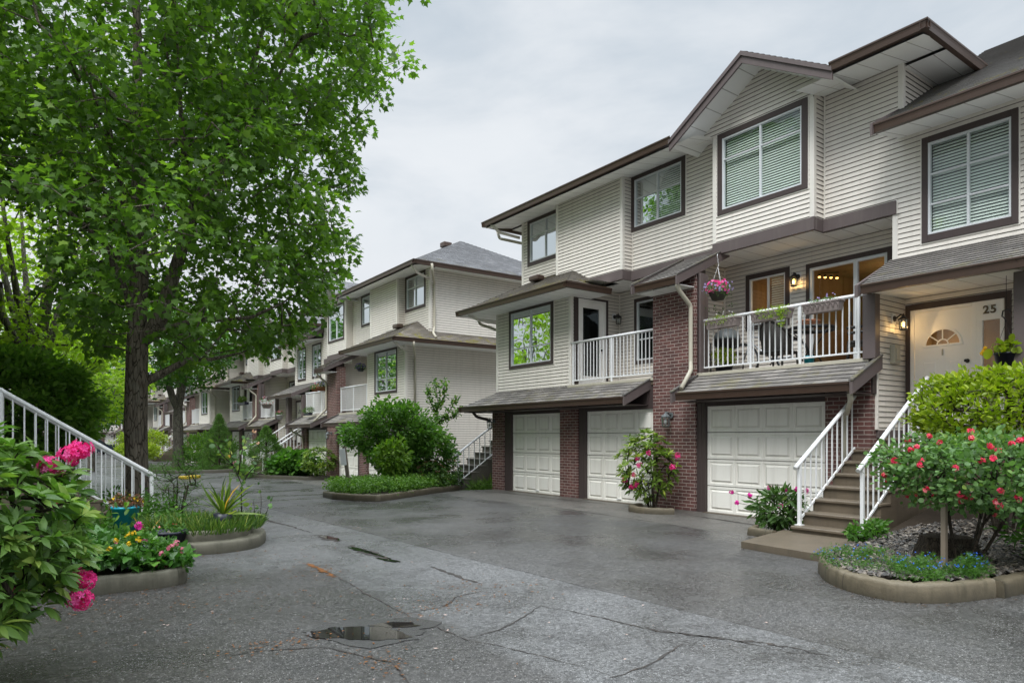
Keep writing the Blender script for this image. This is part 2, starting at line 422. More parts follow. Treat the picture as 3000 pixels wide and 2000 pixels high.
    def railing(s, fr, u0, u1, z0, z1, posts=(), name='railing', gap=.11, n=-.02):
        m = s.mb(); m.tube([fr.P(u0-.05, z1, n), fr.P(u1+.05, z1, n)], .03, 10)
        R = m.build(name, whitep, s.root)
        m = s.mb(); fr.box(m, u0, u1, z0, z0+.03, n-.015, n+.015, 0, .003); m.build('bottom_rail', whitep, R)
        m = s.mb(); k = int((u1-u0)/gap)
        for i in range(1, k): 
            u = u0+(u1-u0)*i/k; fr.box(m, u-.009, u+.009, z0+.031, z1-.015, n-.009, n+.009)
        tag(m.build('balusters', whitep, R), 'row of slim white balusters')
        for u in posts:
            m = s.mb(); fr.box(m, u-.02, u+.02, z0-.13, z1-.02, n-.019, n+.019, 0, .003); m.build('post', whitep, R)
        return R
    def garage(s, y0, y1, z1=2.1):
        m = s.mb(); X = 11.05; rows, cols = 4, 4; hr = z1/rows; wc = (y1-y0-.06)/cols
        for r in range(rows):
            m.box((X+.026, y0, r*hr+.006), (X+.045, y1, (r+1)*hr-.006), 0)
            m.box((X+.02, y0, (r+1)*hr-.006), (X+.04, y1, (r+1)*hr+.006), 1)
            for c_ in range(cols):
                a = y0+.03+c_*wc+.035; b_ = a+wc-.07; za = r*hr+.055; zb = (r+1)*hr-.055
                def ring(d, x): return [(x, a+d, za+d), (x, b_-d, za+d), (x, b_-d, zb-d), (x, a+d, zb-d)]
                ca, cb_ = y0+(0 if c_ == 0 else .03+c_*wc), y1-(0 if c_ == cols-1 else .03+(cols-1-c_)*wc)
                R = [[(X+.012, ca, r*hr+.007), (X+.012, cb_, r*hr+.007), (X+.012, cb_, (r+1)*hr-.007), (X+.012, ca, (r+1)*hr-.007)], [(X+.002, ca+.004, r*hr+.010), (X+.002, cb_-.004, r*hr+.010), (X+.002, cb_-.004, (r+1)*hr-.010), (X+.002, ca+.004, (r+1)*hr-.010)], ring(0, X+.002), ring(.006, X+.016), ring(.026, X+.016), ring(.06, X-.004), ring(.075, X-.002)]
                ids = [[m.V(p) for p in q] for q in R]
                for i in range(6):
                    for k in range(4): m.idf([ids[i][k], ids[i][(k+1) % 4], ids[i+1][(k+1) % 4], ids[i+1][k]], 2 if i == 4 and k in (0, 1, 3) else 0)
                m.idf(ids[-1])
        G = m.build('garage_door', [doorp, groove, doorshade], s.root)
        m = s.mb(); yc = (y0+y1)/2; m.box((X-.02, yc-.07, .06), (X+.003, yc+.07, .085), 0, .003); m.build('handle', whitep, G)
        return G
    def lantern(s, base, out, lit=False, grey=False, sc=1.0):
        """carriage lantern; base = point on the wall, out = unit vector off the wall"""
        b0 = Vector(base); o_ = Vector(out); mt = greylamp if grey else metalk
        side = Vector((0, 0, 1)).cross(o_)
        m = s.mb()
        q = lambda a, r, z: b0+side*a*sc+o_*r*sc+Vector((0, 0, z*sc))
        if not grey: m.prism([q(-.06, .0, -.09), q(.06, .0, -.09), q(.06, .0, .09), q(-.06, .0, .09)], o_*.02)
        LB = m.build('lantern_plate', whitep, s.root) if m.f else None
        m = s.mb(); c = q(0, .17, -.03)
        m.tube([q(0, .018, 0), q(0, .07, .015), q(0, .12, .05), q(0, .17, .045)], .014*sc, 8); m.tube([q(0, .02, 0), q(0, .035, 0)], .05*sc, 12)
        r1 = .075*sc
        prof = [(.008, .10), (.012, .07), (.05, .035), (.085, .005), (.085, -.008), (.07, -.01)]
        m.lathe([(r*sc, z*sc) for r, z in prof], c, 8, 0, False)
        for k in range(8):
            a = 2*PI*(k+.0)/8; m.tube([c+Vector((r1*math.cos(a), r1*math.sin(a), -.01*sc)), c+Vector((r1*.86*math.cos(a), r1*.86*math.sin(a), -.17*sc))], .004*sc, 4, 0, True, False)
        m.lathe([(.0, -.19*sc), (.05*sc, -.185*sc), (.07*sc, -.17*sc), (.0, -.165*sc)], c, 8, 0, False)
        L = m.build('wall_lantern', mt, s.root)
        if LB: LB.parent = L
        m = s.mb(); m.lathe([(.07*sc, -.012*sc), (.058*sc, -.168*sc)], c, 8, 0, False); m.build('lantern_glass', lampglass, L)
        m = s.mb(); m.lathe([(.001, -.13*sc), (.02*sc, -.12*sc), (.03*sc, -.085*sc), (.022*sc, -.05*sc), (.001, -.035*sc)], c, 10)
        m.build('bulb', bulb if lit else whitep, L)
        if lit:
            pl = bpy.data.lights.new('lantern_light', 'POINT'); pl.energy = 7; pl.color = (1, .62, .25); pl.shadow_soft_size = .03
            lo = bpy.data.objects.new('lantern_light', pl); COL.objects.link(lo); lo.parent = L
            lo.location = s.tf(c+Vector((0, 0, -.14*sc))+o_*.05) if s.tf else c
        return L

def build_half(root, tf, flip, full=True, side=True, num=False, ymax_u25=None, lights=False):
    H = House(root, tf, flip); D = dict
    A, B = 12.05, 11.73; fA, fB = Fr('x', A), Fr('x', B)
    CY = 3.35
    SO = 7.77
    if full:
        # ---- garage level
        H.boxes([((10.95, 15.56, -.5), (11.6, 16.12, 2.62))], 'brick_pier', brickm, bev=.004)
        H.boxes([((10.95, 12.45, -.5), (11.6, 13.12, 2.5))], 'brick_pier', brickm, bev=.004)
        H.boxes([((10.95, 8.9, -.5), (11.35, 10.03, 4.72))], 'brick_pillar', brickm, bev=.004)
        H.boxes([((10.95, 5.45, -.5), (11.5, 6.2, 2.5))], 'brick_pier', brickm, bev=.004)
        for y0, y1, j0, j1 in ((13.05, 15.25, 15.25, 15.56), (10.06, 12.21, 12.21, 12.45), (6.23, 8.69, 8.69, 8.9)):
            H.garage(y0, y1)
            H.boxes([((10.985, j0+.003, -.3), (11.5, j1-.003, 2.5)), ((11.0, y0-.05, 2.085), (11.5, j0, 2.55)), ((10.975, j0+.09, -.3), (10.99, j1-.05, 2.5))], 'door_casing', trim)
            H.boxes([((10.9, y0, -.3), (11.3, y1, .012))], 'door_sill', conc)
        # garage roofs
        m = H.mb()
        zt = 2.33; zw = 2.76
        H.roof((10.35, 16.75, zt), (10.35, 10.2, zt), (11.14, 10.2, zw), (11.14, 15.96, zw), shing, mb=m)
        H.roof((11.6, 16.75, zt), (10.35, 16.75, zt), (11.14, 15.96, zw), (11.6, 16.12, zw-.09), shing, mb=m)
        m.face([(10.35, 16.75, zt-.03), (10.35, 10.2, zt-.03), (11.14, 10.2, zw-.03), (11.14, 15.96, zw-.03)], 1)
        m.build('garage_roof', [shing, trim], root)
        m = H.mb(); H.roof((10.35, 8.87, zt), (10.35, 5.4, zt), (11.12, 5.4, zw-.01), (11.12, 8.87, zw-.01), shing, mb=m)
        m.face([(10.35, 8.87, zt-.03), (10.35, 5.4, zt-.03), (11.12, 5.4, zw-.04), (11.12, 8.87, zw-.04)], 1)
        m.build('garage_roof', [shing, trim], root)
        H.gutter([((10.25, 16.8, zt), (10.25, 10.22, zt), (1, 0, 0)), ((10.25, 16.85, zt-.001), (11.6, 16.85, zt-.001), (0, -1, 0))])
        H.gutter([((10.25, 8.83, zt), (10.25, 5.43, zt), (1, 0, 0))])
        def rake(y, w=.05, x0=10.3, z0=zt, x1=11.14, z1=zw, h=.19, name='rake_board'):
            m = H.mb(); m.prism([(x0-.08, y, z0-.05-h*.75), (x0-.08, y, z0+.0), (x1, y, z1+.02), (x1, y, z1-h)], (0, w, 0)); m.build(name, beamm, root)
            m = H.mb(); m.prism([(x0-.09, y-.012, z0+.01), (x0-.09, y-.012, z0+.035), (x1, y-.012, z1+.045), (x1, y-.012, z1+.02)], (0, w+.024, 0)); m.build('rake_shingle_edge', shing, root)
        rake(10.15); rake(5.35); rake(8.87)
        H.boxes([((10.37, 10.2, 2.16), (10.94, 16.7, 2.175)), ((10.37, 5.42, 2.16), (10.94, 8.85, 2.175))], 'soffit', trim, bev=0)
        H.boxes([((10.97, 10.2, 2.176), (11.1, 16.1, 2.52)), ((10.97, 5.42, 2.176), (11.1, 8.88, 2.5))], 'header_beam', trim, bev=0)
        # ---- first floor bay
        H.walls([(Fr('x', 11.12), 12.89, 16.12, 2.74, 5.0, [(13.55, 15.5, 3.35, 4.96)]),
                 (Fr('y', 12.89), 11.12, 12.8, 2.72, 5.25, [(11.2, 12.36, 2.73, 5.0)]),
                 (Fr('x', 12.8), 9.6, 12.89, 2.72, 5.25, [(11.38, 12.34, 3.33, 5.0)]),
                 (Fr('y', 9.6), 11.3, 11.8, 2.72, 4.9), (Fr('Y', 9.6), 11.3, 11.8, 2.72, 4.9, (), None, .05), (Fr('y', 9.6), 11.8, 12.8, 2.72, 5.25), (Fr('Y', 9.6), 11.8, 12.8, 2.72, 5.25, (), None, .05),
                 (Fr('x', 12.8), 5.5, 9.6, 2.72, 5.25, [(7.99, 9.03, 3.75, 4.97), (5.97, 7.63, 2.74, 4.93)])])
        H.boxes([((11.095, 12.87, 2.75), (11.19, 12.96, 5.0)), ((11.095, 16.05, 2.75), (11.19, 16.14, 5.0)), ((12.76, 12.85, 2.75), (12.79, 12.88, 5.2)), ((12.76, 9.56, 2.75), (12.79, 9.59, 5.2))], 'corner_board', cornerb)
        H.window(Fr('x', 11.12), (13.55, 15.5, 3.35, 4.96), (13.66, 15.42, 3.44, 4.89), (14.54,), (3.9,), 'blind')
        H.window(Fr('x', 12.8), (11.38, 12.34, 3.33, 5.0), (11.47, 12.26, 3.42, 4.91), (), (3.95,), 'none')
        # balcony door on the return wall
        f = Fr('y', 12.89); m = H.mb()
        for u0, u1, z0, z1 in ((11.2, 11.34, 2.73, 5.0), (12.29, 12.36, 2.73, 5.0), (11.34, 12.29, 4.95, 5.0)): f.box(m, u0, u1, z0, z1, -.05, .035)
        bd = m.build('balcony_door', trim, root); m = H.mb()
        for u0, u1, z0, z1 in ((11.34, 11.42, 2.74, 4.95), (12.21, 12.29, 2.74, 4.95), (11.42, 12.21, 4.86, 4.95)): f.box(m, u0, u1, z0, z1, -.05, .025)
        for u0, u1, z0, z1 in ((11.42, 11.52, 2.76, 4.86), (12.08, 12.21, 2.76, 4.86), (11.52, 12.08, 4.74, 4.86), (11.52, 12.08, 2.76, 3.02)): f.box(m, u0, u1, z0, z1, -.05, .0)
        m.build('door_leaf', edoor, bd)
        m = H.mb(); m.face([f.P(11.52, 3.02, -.02), f.P(12.08, 3.02, -.02), f.P(12.08, 4.74, -.02), f.P(11.52, 4.74, -.02)]); m.build('pane', glass, bd)
        m = H.mb(); m.face([f.P(11.5, 3.0, -.4), f.P(12.1, 3.0, -.4), f.P(12.1, 4.8, -.4), f.P(11.5, 4.8, -.4)])
        for q in (((11.5, 2.9), (12.1, 2.9)), ((12.1, 2.9), (12.1, 4.8)), ((11.5, 4.8), (12.1, 4.8)), ((11.5, 2.9), (11.5, 4.8))): m.face([f.P(*q[0], -.05), f.P(*q[1], -.05), f.P(*q[1], -.4), f.P(*q[0], -.4)])
        m.build('room', interior, bd)
        m = H.mb(); m.tube([f.P(12.14, 3.7, 0), f.P(12.14, 3.7, .05)], .025, 8); m.build('handle', metalk, bd)
        H.lantern((12.58, 12.875, 4.6), (0, -1, 0))
        # decks
        H.boxes([((11.02, 10.03, 2.6), (12.8, 12.89, 2.72)), ((11.02, 5.5, 2.6), (12.8, 8.95, 2.72))], 'balcony_deck', conc)
        H.boxes([((10.99, 10.03, 2.69), (11.14, 12.88, 2.755)), ((10.99, 5.5, 2.69), (11.14, 8.9, 2.755))], 'deck_edge', creamp)
        H.railing(Fr('x', 11.1), 10.06, 12.84, 2.85, 3.8, (12.8, 11.45, 10.1))
        H.railing(Fr('x', 11.1), 5.65, 8.94, 2.85, 3.8, (8.88, 7.75, 6.75, 5.72))
        H.boxes([((11.0, 8.82, 2.76), (11.14, 8.9, 4.75)), ((11.0, 8.86, 2.76), (11.3, 8.897, 4.75))], 'post', beamm)
        H.boxes([((10.96, 5.38, 2.73), (11.12, 5.58, 3.76))], 'post', beamm)
        # small roof on the pillar
        zs = 4.63; ze = 5.42
        m = H.mb(); H.roof((10.5, 10.08, zs), (10.5, 8.92, zs), (12.05, 8.92, ze), (12.05, 10.2, ze), shing, mb=m)
        m.face([(10.5, 10.08, zs-.03), (10.5, 8.92, zs-.03), (12.05, 8.92, ze-.03), (12.05, 10.2, ze-.03)], 1); m.build('pillar_roof', [shing, trim], root)
        H.gutter([((10.4, 10.05, zs), (10.4, 8.93, zs), (1, 0, 0))])
        rake(8.87, .05, 10.45, zs, 12.0, ze-.02, .17); rake(10.08, .04, 10.45, zs, 12.0, ze-.02, .17)
        H.boxes([((10.52, 8.93, 4.47), (10.95, 10.07, 4.485))], 'soffit', soffitm, bev=0)
        H.boxes([((10.99, 8.93, 4.73), (11.3, 10.0, 4.86))], 'header_beam', trim, bev=0)
        H.pipe([(10.47, 8.97, zs-.1), (10.5, 8.97, 4.4), (10.89, 8.97, 4.1), (10.89, 8.97, 2.95), (10.75, 8.85, 2.8), (10.4, 8.8, 2.42)], creamp)
        # soffits
        m = H.mb(); z = 5.255
        for (x0, x1, y0, y1) in ((12.0, 12.8, 5.5, 6.86), (11.7, 12.8, 6.86, 9.06), (12.0, 12.8, 9.06, 11.72), (11.7, 12.8, 11.72, 12.9), (11.13, 12.0, 12.1, 12.9)):
            m.face([(x0, y0, z), (x1, y0, z), (x1, y1, z), (x0, y1, z)])
        m.build('balcony_soffit', soffitm, root)
        bb = []
        bb += [((A-.05, 5.55, 5.25), (A+.05, 6.835, 5.48)), ((B-.03, 6.84, 5.25), (B+.05, 9.08, 5.485)), ((B+.052, 6.837, 5.25), (A+.04, 6.88, 5.485)), ((A-.05, 9.083, 5.25), (A+.05, 11.69, 5.48)),
               ((B-.03, 11.69, 5.25), (B+.05, 14.2, 5.485)), ((B+.052, 11.692, 5.25), (A+.04, 11.73, 5.485))]
        H.boxes(bb, 'floor_beam', beamm)
        # ---- upper storey
        H.walls([(fA, 5.46, 6.86, 5.48, SO), (fA, 9.06, 11.72, 5.48, SO, [(10.06, 11.71, 6.41, 7.75)]), (fA, 14.18, 16.15, 5.3, SO, [(14.26, 15.87, 6.41, 7.75)]),
                 (fB, 11.72, 14.18, 5.48, SO), (Fr('y', 11.72), B, A, 5.48, SO), (Fr('Y', 14.18), B, A, 5.48, SO),
                 (fB, 6.86, 9.06, 5.48, 7.70, [(6.96, 8.95, 6.03, 7.71)]), (fB, 6.2, 9.7, 7.70, 8.75, [(6.96, 8.95, 7.69, 7.71)], lambda z: (7.94-max(0, (8.68-z))/.60-.02, 7.94+max(0, (8.68-z))/.60+.02)),
                 (Fr('y', 6.86), B, A, 5.48, SO), (Fr('Y', 9.06), B, A, 5.48, SO), (Fr('y', 5.46), A, 19.5, 6.3, SO)])
        H.boxes([((B-.02, 11.70, 5.49), (B+.07, 11.79, SO)), ((B-.02, 14.11, 5.49), (B+.07, 14.2, SO)), ((B-.02, 6.84, 5.49), (B+.07, 6.93, SO-.1)), ((B-.02, 8.99, 5.49), (B+.07, 9.08, SO-.1)),
                 ((A-.02, 16.08, 5.6), (A+.07, 16.17, SO)), ((A-.022, 5.44, 6.5), (A+.07, 5.53, SO)), ((A-.03, 11.68, 5.49), (A+.0, 11.695, SO)), ((A-.03, 6.81, 5.49), (A+.0, 6.835, SO))], 'corner_board', cornerb)
        H.window(fA, (14.26, 15.87, 6.42, 7.75), (14.36, 15.77, 6.53, 7.66), (15.06,), (7.27,), 'curtain')
        H.window(fA, (10.06, 11.71, 6.42, 7.75), (10.17, 11.62, 6.52, 7.66), (10.9,), (7.2,), 'blind')
        H.window(fB, (6.96, 8.95, 6.04, 7.71), (7.08, 8.84, 6.14, 7.6), (7.96,), (7.16,), 'blind')
        # main roof
        zg = 7.79; X0 = 11.15; RX, RZ = 15.65, zg+.533*4.5; XB = 20.15
        y0, y1 = 4.75, 16.75
        m = H.mb()
        zq = zg+.533*.65
        H.roof((X0, y1, zg), (X0, 9.7, zg), (RX, 9.7, RZ), (RX, y1-4.5, RZ), shingd, mb=m)
        H.roof((X0+.65, 9.7, zq), (X0+.65, 6.18, zq), (RX, y0+4.5, RZ), (RX, 9.7, RZ), shingd, mb=m)
        H.roof((X0, 6.18, zg), (X0, y0, zg), (RX, y0+4.49, RZ), (RX, y0+4.5, RZ), shingd, mb=m)
        H.roof((XB, y1, zg), (X0, y1, zg), (RX, y1-4.5, RZ), (RX+.01, y1-4.5, RZ), shingd, mb=m)
        H.roof((X0, y0, zg), (XB, y0, zg), (RX+.01, y0+4.5, RZ), (RX, y0+4.5, RZ), shingd, mb=m)
        H.roof((XB, y0, zg), (XB, y1, zg), (RX, y1-4.5, RZ), (RX, y0+4.5, RZ), shingd, mb=m)
        m.build('roof', [shingd, trim], root)
        H.boxes([((15.2, 11.2, RZ-.12), (15.6, 11.6, RZ+.1))], 'roof_vent', gutterm, bev=.03)
        G = 11.05
        H.gutter([((G, y1+.1, zg), (G, 9.66, zg), (1, 0, 0)), ((G, 6.2, zg), (G, y0-.1, zg), (1, 0, 0)), ((G+.001, y1+.1, zg-.001), (XB, y1+.1, zg-.001), (0, -1, 0)), ((G+.001, y0-.1, zg-.001), (XB, y0-.1, zg-.001), (0, 1, 0))])
        m = H.mb(); z = SO
        for (x0, x1, a, c_) in ((X0, A+.05, y0, 6.86), (X0, A+.05, 9.06, y1), (A+.05, XB, 16.1, y1), (A+.05, XB, y0, 5.5)):
            m.face([(x0, a, z-.16), (x1, a, z), (x1, c_, z), (x0, c_, z-.16)] if x1 < 13 else [(x0, a, z-.05), (x1, a, z-.05), (x1, c_, z-.05), (x0, c_, z-.05)])
        m.build('soffit', soffitm, root)
        # gable over the bay
        cy, gz = 7.96, 8.79; pitch = .60; hw = 1.78; gx = 11.10; yc = 7.94
        m = H.mb()
        for sg in (-1, 1):
            e0 = (gx, yc+sg*hw, gz-pitch*hw); t0 = (gx, yc, gz); xb = X0+(gz-zg)/.533
            H.roof(e0, (X0+.02, yc+sg*hw, gz-pitch*hw), (xb+.4, yc, gz), t0, shingd, mb=m)
        m.build('gable_roof', [shingd, trim], root)
        m = H.mb()
        for sg in (-1, 1):
            for (xa, w_, dz, h_) in ((gx-.0, .035, -.02, .17), (gx-.03, .03, .0, .07)):
                m.prism([(xa, yc+sg*hw, gz-pitch*hw+dz), (xa, yc, gz+dz), (xa, yc, gz+dz-h_*1.2), (xa, yc+sg*hw, gz-pitch*hw+dz-h_*1.2)], (w_, 0, 0))
        m.build('barge_board', beamm, root)
        m = H.mb()
        for sg in (-1, 1):
            h1 = 1.2
            m.face([(gx+.04, yc, gz-.14), (B+.03, yc, gz-.14), (B+.03, yc+sg*h1, gz-.14-pitch*h1), (gx+.04, yc+sg*h1, gz-.14-pitch*h1)])
            m.face([(gx+.04, yc+sg*h1, gz-.14-pitch*h1), (B+.3, yc+sg*h1, gz-.14-pitch*h1), (B+.3, yc+sg*hw, gz-.14-pitch*hw), (gx+.04, yc+sg*hw, gz-.14-pitch*hw)])
        m.build('gable_soffit', soffitm, root)
        # lower hip roof over the bay
        zh = 5.1; hx = 10.35; p = .52
        m = H.mb(); zA = zh+p*(A+.02-hx); zB = zh+p*(B+.02-hx)
        H.roof((hx, 16.9, zh), (hx, 12.15, zh), (hx+1.40, 13.55, zh+.73), (hx+1.40, 15.5, zh+.73), shingm, mb=m)
        H.roof((hx+1.40, 15.5, zh+.73), (hx+1.40, 14.2, zh+.73), (A+.02, 14.2, zA), (A+.02, 15.2, zA), shingm, mb=m)
        H.roof((hx, 12.15, zh), (11.74, 12.15, zh), (11.75, 13.55, zh+.73), (hx+1.40, 13.55, zh+.73), shingm, mb=m)
        # end slope: from the corner up to the wall, then along the side as a skirt
        H.roof((20, 16.9, zh), (12.05, 16.9, zh), (12.05, 16.14, zh+.4), (20, 16.14, zh+.4), shingm, mb=m)
        H.roof((12.05, 16.9, zh), (hx, 16.9, zh), (12.05-.001, 15.2, zA), (12.05, 15.2, zA), shingm, mb=m)
        m.face([(hx, 16.9, zh-.03), (hx, 12.15, zh-.03), (11.75, 13.5, zh+.68), (11.75, 15.5, zh+.68)], 1)
        m.build('bay_roof', [shingm, trim], root)
        H.gutter([((hx-.1, 17.0, zh), (hx-.1, 12.05, zh), (1, 0, 0)), ((hx-.099, 12.05, zh-.001), (11.72, 12.05, zh-.001), (0, 1, 0)), ((hx-.099, 17.0, zh-.001), (20, 17.0, zh-.001), (0, -1, 0))])
        m = H.mb(); z = 4.965
        m.face([(hx, 12.15, z), (11.2, 12.15, z), (11.2, 16.9, z), (hx, 16.9, z)]); m.face([(11.2, 12.15, z), (11.75, 12.15, z), (11.75, 12.9, z), (11.2, 12.9, z)]); m.face([(11.2, 16.1, z), (20, 16.1, z), (20, 16.9, z), (11.2, 16.9, z)])
        m.build('soffit', soffitm, root)
        H.boxes([((11.35, 14.55, 5.74), (11.62, 14.95, 5.88))], 'roof_vent', gutterm, bev=.03)
        # balcony openings
        H.window(Fr('x', 12.8), (7.99, 9.03, 3.77, 4.97), (8.09, 8.94, 3.87, 4.87), (8.5,), (), 'blind', half=(8.12, 8.48), warm=lights, deep=1.2)
        f = Fr('x', 12.8); m = H.mb()
        for u0, u1, z0, z1 in ((5.97, 6.05, 2.73, 4.93), (7.56, 7.63, 2.73, 4.93), (6.05, 7.56, 4.84, 4.93)): f.box(m, u0, u1, z0, z1, -.05, .035)
        pd = m.build('patio_door', trim, root); m = H.mb()
        for u0, u1, z0, z1 in ((6.05, 6.11, 2.74, 4.84), (7.50, 7.56, 2.74, 4.84), (6.11, 7.5, 4.78, 4.84), (6.11, 7.5, 2.74, 2.8), (6.6, 6.68, 2.8, 4.78)): f.box(m, u0, u1, z0, z1, -.05, .02, 0, .004)
        m.build('frame', whitef, pd)
        m = H.mb(); m.face([f.P(6.08, 2.77, -.02), f.P(7.53, 2.77, -.02), f.P(7.53, 4.81, -.02), f.P(6.08, 4.81, -.02)]); m.build('pane', glasswarm if lights else glass, pd)
        m = H.mb(); f.box(m, 6.7, 6.72, 3.6, 3.85, .02, .05); m.build('handle', metalk, pd)
        m = H.mb(); a0, a1, c0, c1 = 5.6, 7.9, 2.74, 5.0; n0, n1 = -.06, -2.6
        Q = [f.P(a0, c0, n0), f.P(a1, c0, n0), f.P(a1, c1, n0), f.P(a0, c1, n0)]; R = [f.P(a0, c0, n1), f.P(a1, c0, n1), f.P(a1, c1, n1), f.P(a0, c1, n1)]
        for i in range(4): m.face([Q[i], Q[(i+1) % 4], R[(i+1) % 4], R[i]])
        m.face(R); m.build('room', warmwall if lights else interior, pd)
        if lights:
            m = H.mb(); m.tube([(13.4, 7.74, 4.86), (13.4, 7.3, 4.80)], .008, 6)
            for k in range(4): m.lathe([(.0, .05), (.02, .045), (.028, 0)], (13.4, 7.71-k*.125, 4.79-.03*k), 10)
            tl = m.build('track_light', metalk, pd); m = H.mb()
            for k in range(4): m.lathe([(.026, .0), (.024, -.02), (.0, -.03)], (13.4, 7.71-k*.125, 4.79-.03*k), 10)
            m.build('bulb', bulb, tl)
            for (px, py, pz, en) in ((14.3, 6.6, 4.3, 13), (13.6, 8.55, 4.5, 5)):
                pl = bpy.data.lights.new('room_light', 'POINT'); pl.energy = en; pl.color = (1, .66, .34); pl.shadow_soft_size = .1
                lo = bpy.data.objects.new('room_light', pl); COL.objects.link(lo); lo.parent = pd; lo.location = tf((px, py, pz))
        H.lantern((12.79, 7.8, 4.72), (-1, 0, 0), lit=lights)
        H.lantern((10.945, 9.5, 1.93), (-1, 0, 0), grey=True, sc=1.15)
        H.lantern((10.945, 15.98, 1.93), (-1, 0, 0), grey=True, sc=1.05)
        H.pipe([(10.45, 16.45, 2.25), (10.6, 16.4, 2.05), (10.93, 16.2, 1.95)], trim)
        H.pipe([(10.45, 16.6, 4.98), (10.7, 16.5, 4.85), (11.15, 16.2, 4.75)], cornerb)
        H.pipe([(11.15, 16.5, 7.68), (11.4, 16.4, 7.45), (12.0, 16.22, 7.35)], cornerb)
        H.pipe([(10.4, 5.5, 2.22), (10.45, 5.5, 2.05), (10.9, 5.85, 1.75), (10.9, 5.85, .1)], creamp)
        # end wall
        H.wall(Fr('Y', 16.12), 11.12, 19.5, -.4, 5.4, name='end_wall'); H.wall(Fr('Y', 16.15), 12.05, 19.5, 5.4, SO, name='end_wall')
        H.boxes([((11.12, 16.125, -.4), (11.2, 16.15, 2.3)), ((19.42, 16.125, -.4), (19.5, 16.15, 7.7))], 'corner_board', cornerb)
        H.pipe([(11.7, 16.95, zg-.1), (11.75, 16.9, 7.45), (12.2, 16.22, 7.2), (12.2, 16.22, 5.65), (12.0, 16.5, 5.4), (11.95, 16.8, 5.2)], creamp)
        H.pipe([(11.0, 16.95, 4.98), (11.05, 16.9, 4.8), (11.45, 16.2, 4.5), (11.45, 16.2, 2.5)], creamp)
        H.boxes([((19.4, 3.35, -.4), (19.5, 16.1, 7.7))], 'rear_wall', siding, bev=0)
    # ---- entry part (to the centre line CY)
    zt, zw = 3.83, 4.5
    H.walls([(fA, CY, 5.46, 4.3, 6.52, [(3.81, 5.15, 4.66, 6.38)]), (fA, 5.46, 5.6, 4.3, 5.48), (fA, CY, 5.43, 1.5, 3.8, [(3.9, 5.4, 1.46, 3.69)]),
             (Fr('y', 5.43), 11.12, A, 1.6, 3.8), (Fr('Y', 5.5), 11.12, A, 2.72, 3.9), (Fr('Y', 5.55), A, 12.8, 2.72, 5.25)])
    H.boxes([((A-.02, 5.53, 4.3), (A+.05, 5.62, 5.5)), ((11.095, 5.41, 1.6), (11.15, 5.5, 3.7))], 'corner_board', cornerb)
    H.boxes([((11.14, 5.415, 1.47), (A, 5.5, 1.6))], 'skirting', beamm)
    H.window(fA, (3.81, 5.15, 4.66, 6.38), (3.9, 5.06, 4.78, 6.28), (4.48,), (5.76, 5.27), 'blind')
    # entry roof
    m = H.mb(); H.roof((10.6, 5.42, zt), (10.6, CY, zt), (A, CY, zw), (A, 5.66, zw), shing, mb=m)
    m.face([(10.6, 5.42, zt-.03), (10.6, CY, zt-.03), (A, CY, zw-.03), (A, 5.66, zw-.03)], 1); m.build('entry_roof', [shing, trim], root)
    H.gutter([((10.5, 5.38, zt), (10.5, CY, zt), (1, 0, 0))])
    m = H.mb(); m.prism([(10.5, 5.42, zt-.19), (10.5, 5.42, zt+.0), (11.9, 5.6, zw-.08), (11.9, 5.6, zw-.24)], (0, .05, 0)); m.build('rake_board', beamm, root)
    m = H.mb(); m.face([(10.6, CY, 3.74), (A, CY, 3.8), (A, 5.42, 3.8), (10.6, 5.42, 3.74)]); m.build('soffit', soffitm, root)
    H.boxes([((10.92, CY, 1.47), (11.12, 3.52, 3.72))], 'post', beamm)
    # front door
    f = fA; m = H.mb()
    for u0, u1, z0, z1 in ((3.9, 3.985, 1.47, 3.68), (5.33, 5.4, 1.47, 3.68), (3.985, 5.33, 3.58, 3.68)): f.box(m, u0, u1, z0, z1, -.05, .035)
    fd = m.build('front_door', trim, root); m = H.mb()
    for u0, u1, z0, z1 in ((5.27, 5.33, 1.5, 3.58), (4.36, 4.425, 1.5, 3.58), (3.985, 4.0, 1.5, 3.58), (4.425, 5.27, 3.53, 3.58), (4.0, 4.36, 3.28, 3.58), (4.0, 4.05, 1.5, 3.28), (4.28, 4.36, 1.5, 3.28), (4.05, 4.28, 1.5, 1.75), (4.425, 5.27, 1.47, 1.51)): f.box(m, u0, u1, z0, z1, -.05, .02, 0, .003)
    m.build('frame', edoor, fd)
    # leaf with a half-round fanlight
    m = H.mb(); u0, u1, z0, z1 = 4.43, 5.265, 1.515, 3.525; uc, zc, R_ = 4.845, 2.98, .245
    n_ = 24; arc = [(uc+R_*math.cos(PI*i/n_), zc+R_*.95*math.sin(PI*i/n_)) for i in range(n_+1)]
    def q(u, z, n=0): return f.P(u, z, n)
    m.face([q(u0, z0), q(u1, z0), q(u1, zc), q(u0, zc)])
    m.face([q(arc[0][0], zc), q(u1, zc), q(u1, z1), q(arc[0][0], z1)]); m.face([q(u0, zc), q(arc[-1][0], zc), q(arc[-1][0], z1), q(u0, z1)])
    for i in range(n_): m.face([q(*arc[i]), q(arc[i][0], z1), q(arc[i+1][0], z1), q(*arc[i+1])])
    for r0, r1, nn in ((R_, R_+.035, .012), (.07, .09, .008)):
        for i in range(n_):
            a, b_ = PI*i/n_, PI*(i+1)/n_
            P4 = [(uc+r*math.cos(t), zc+r*.95*math.sin(t)) for r, t in ((r0, a), (r1, a), (r1, b_), (r0, b_))]
            m.face([q(*p_, nn) for p_ in P4]); m.face([q(*P4[0]), q(*P4[3]), q(*P4[3], nn), q(*P4[0], nn)]); m.face([q(*P4[1]), q(*P4[2]), q(*P4[2], nn), q(*P4[1], nn)])
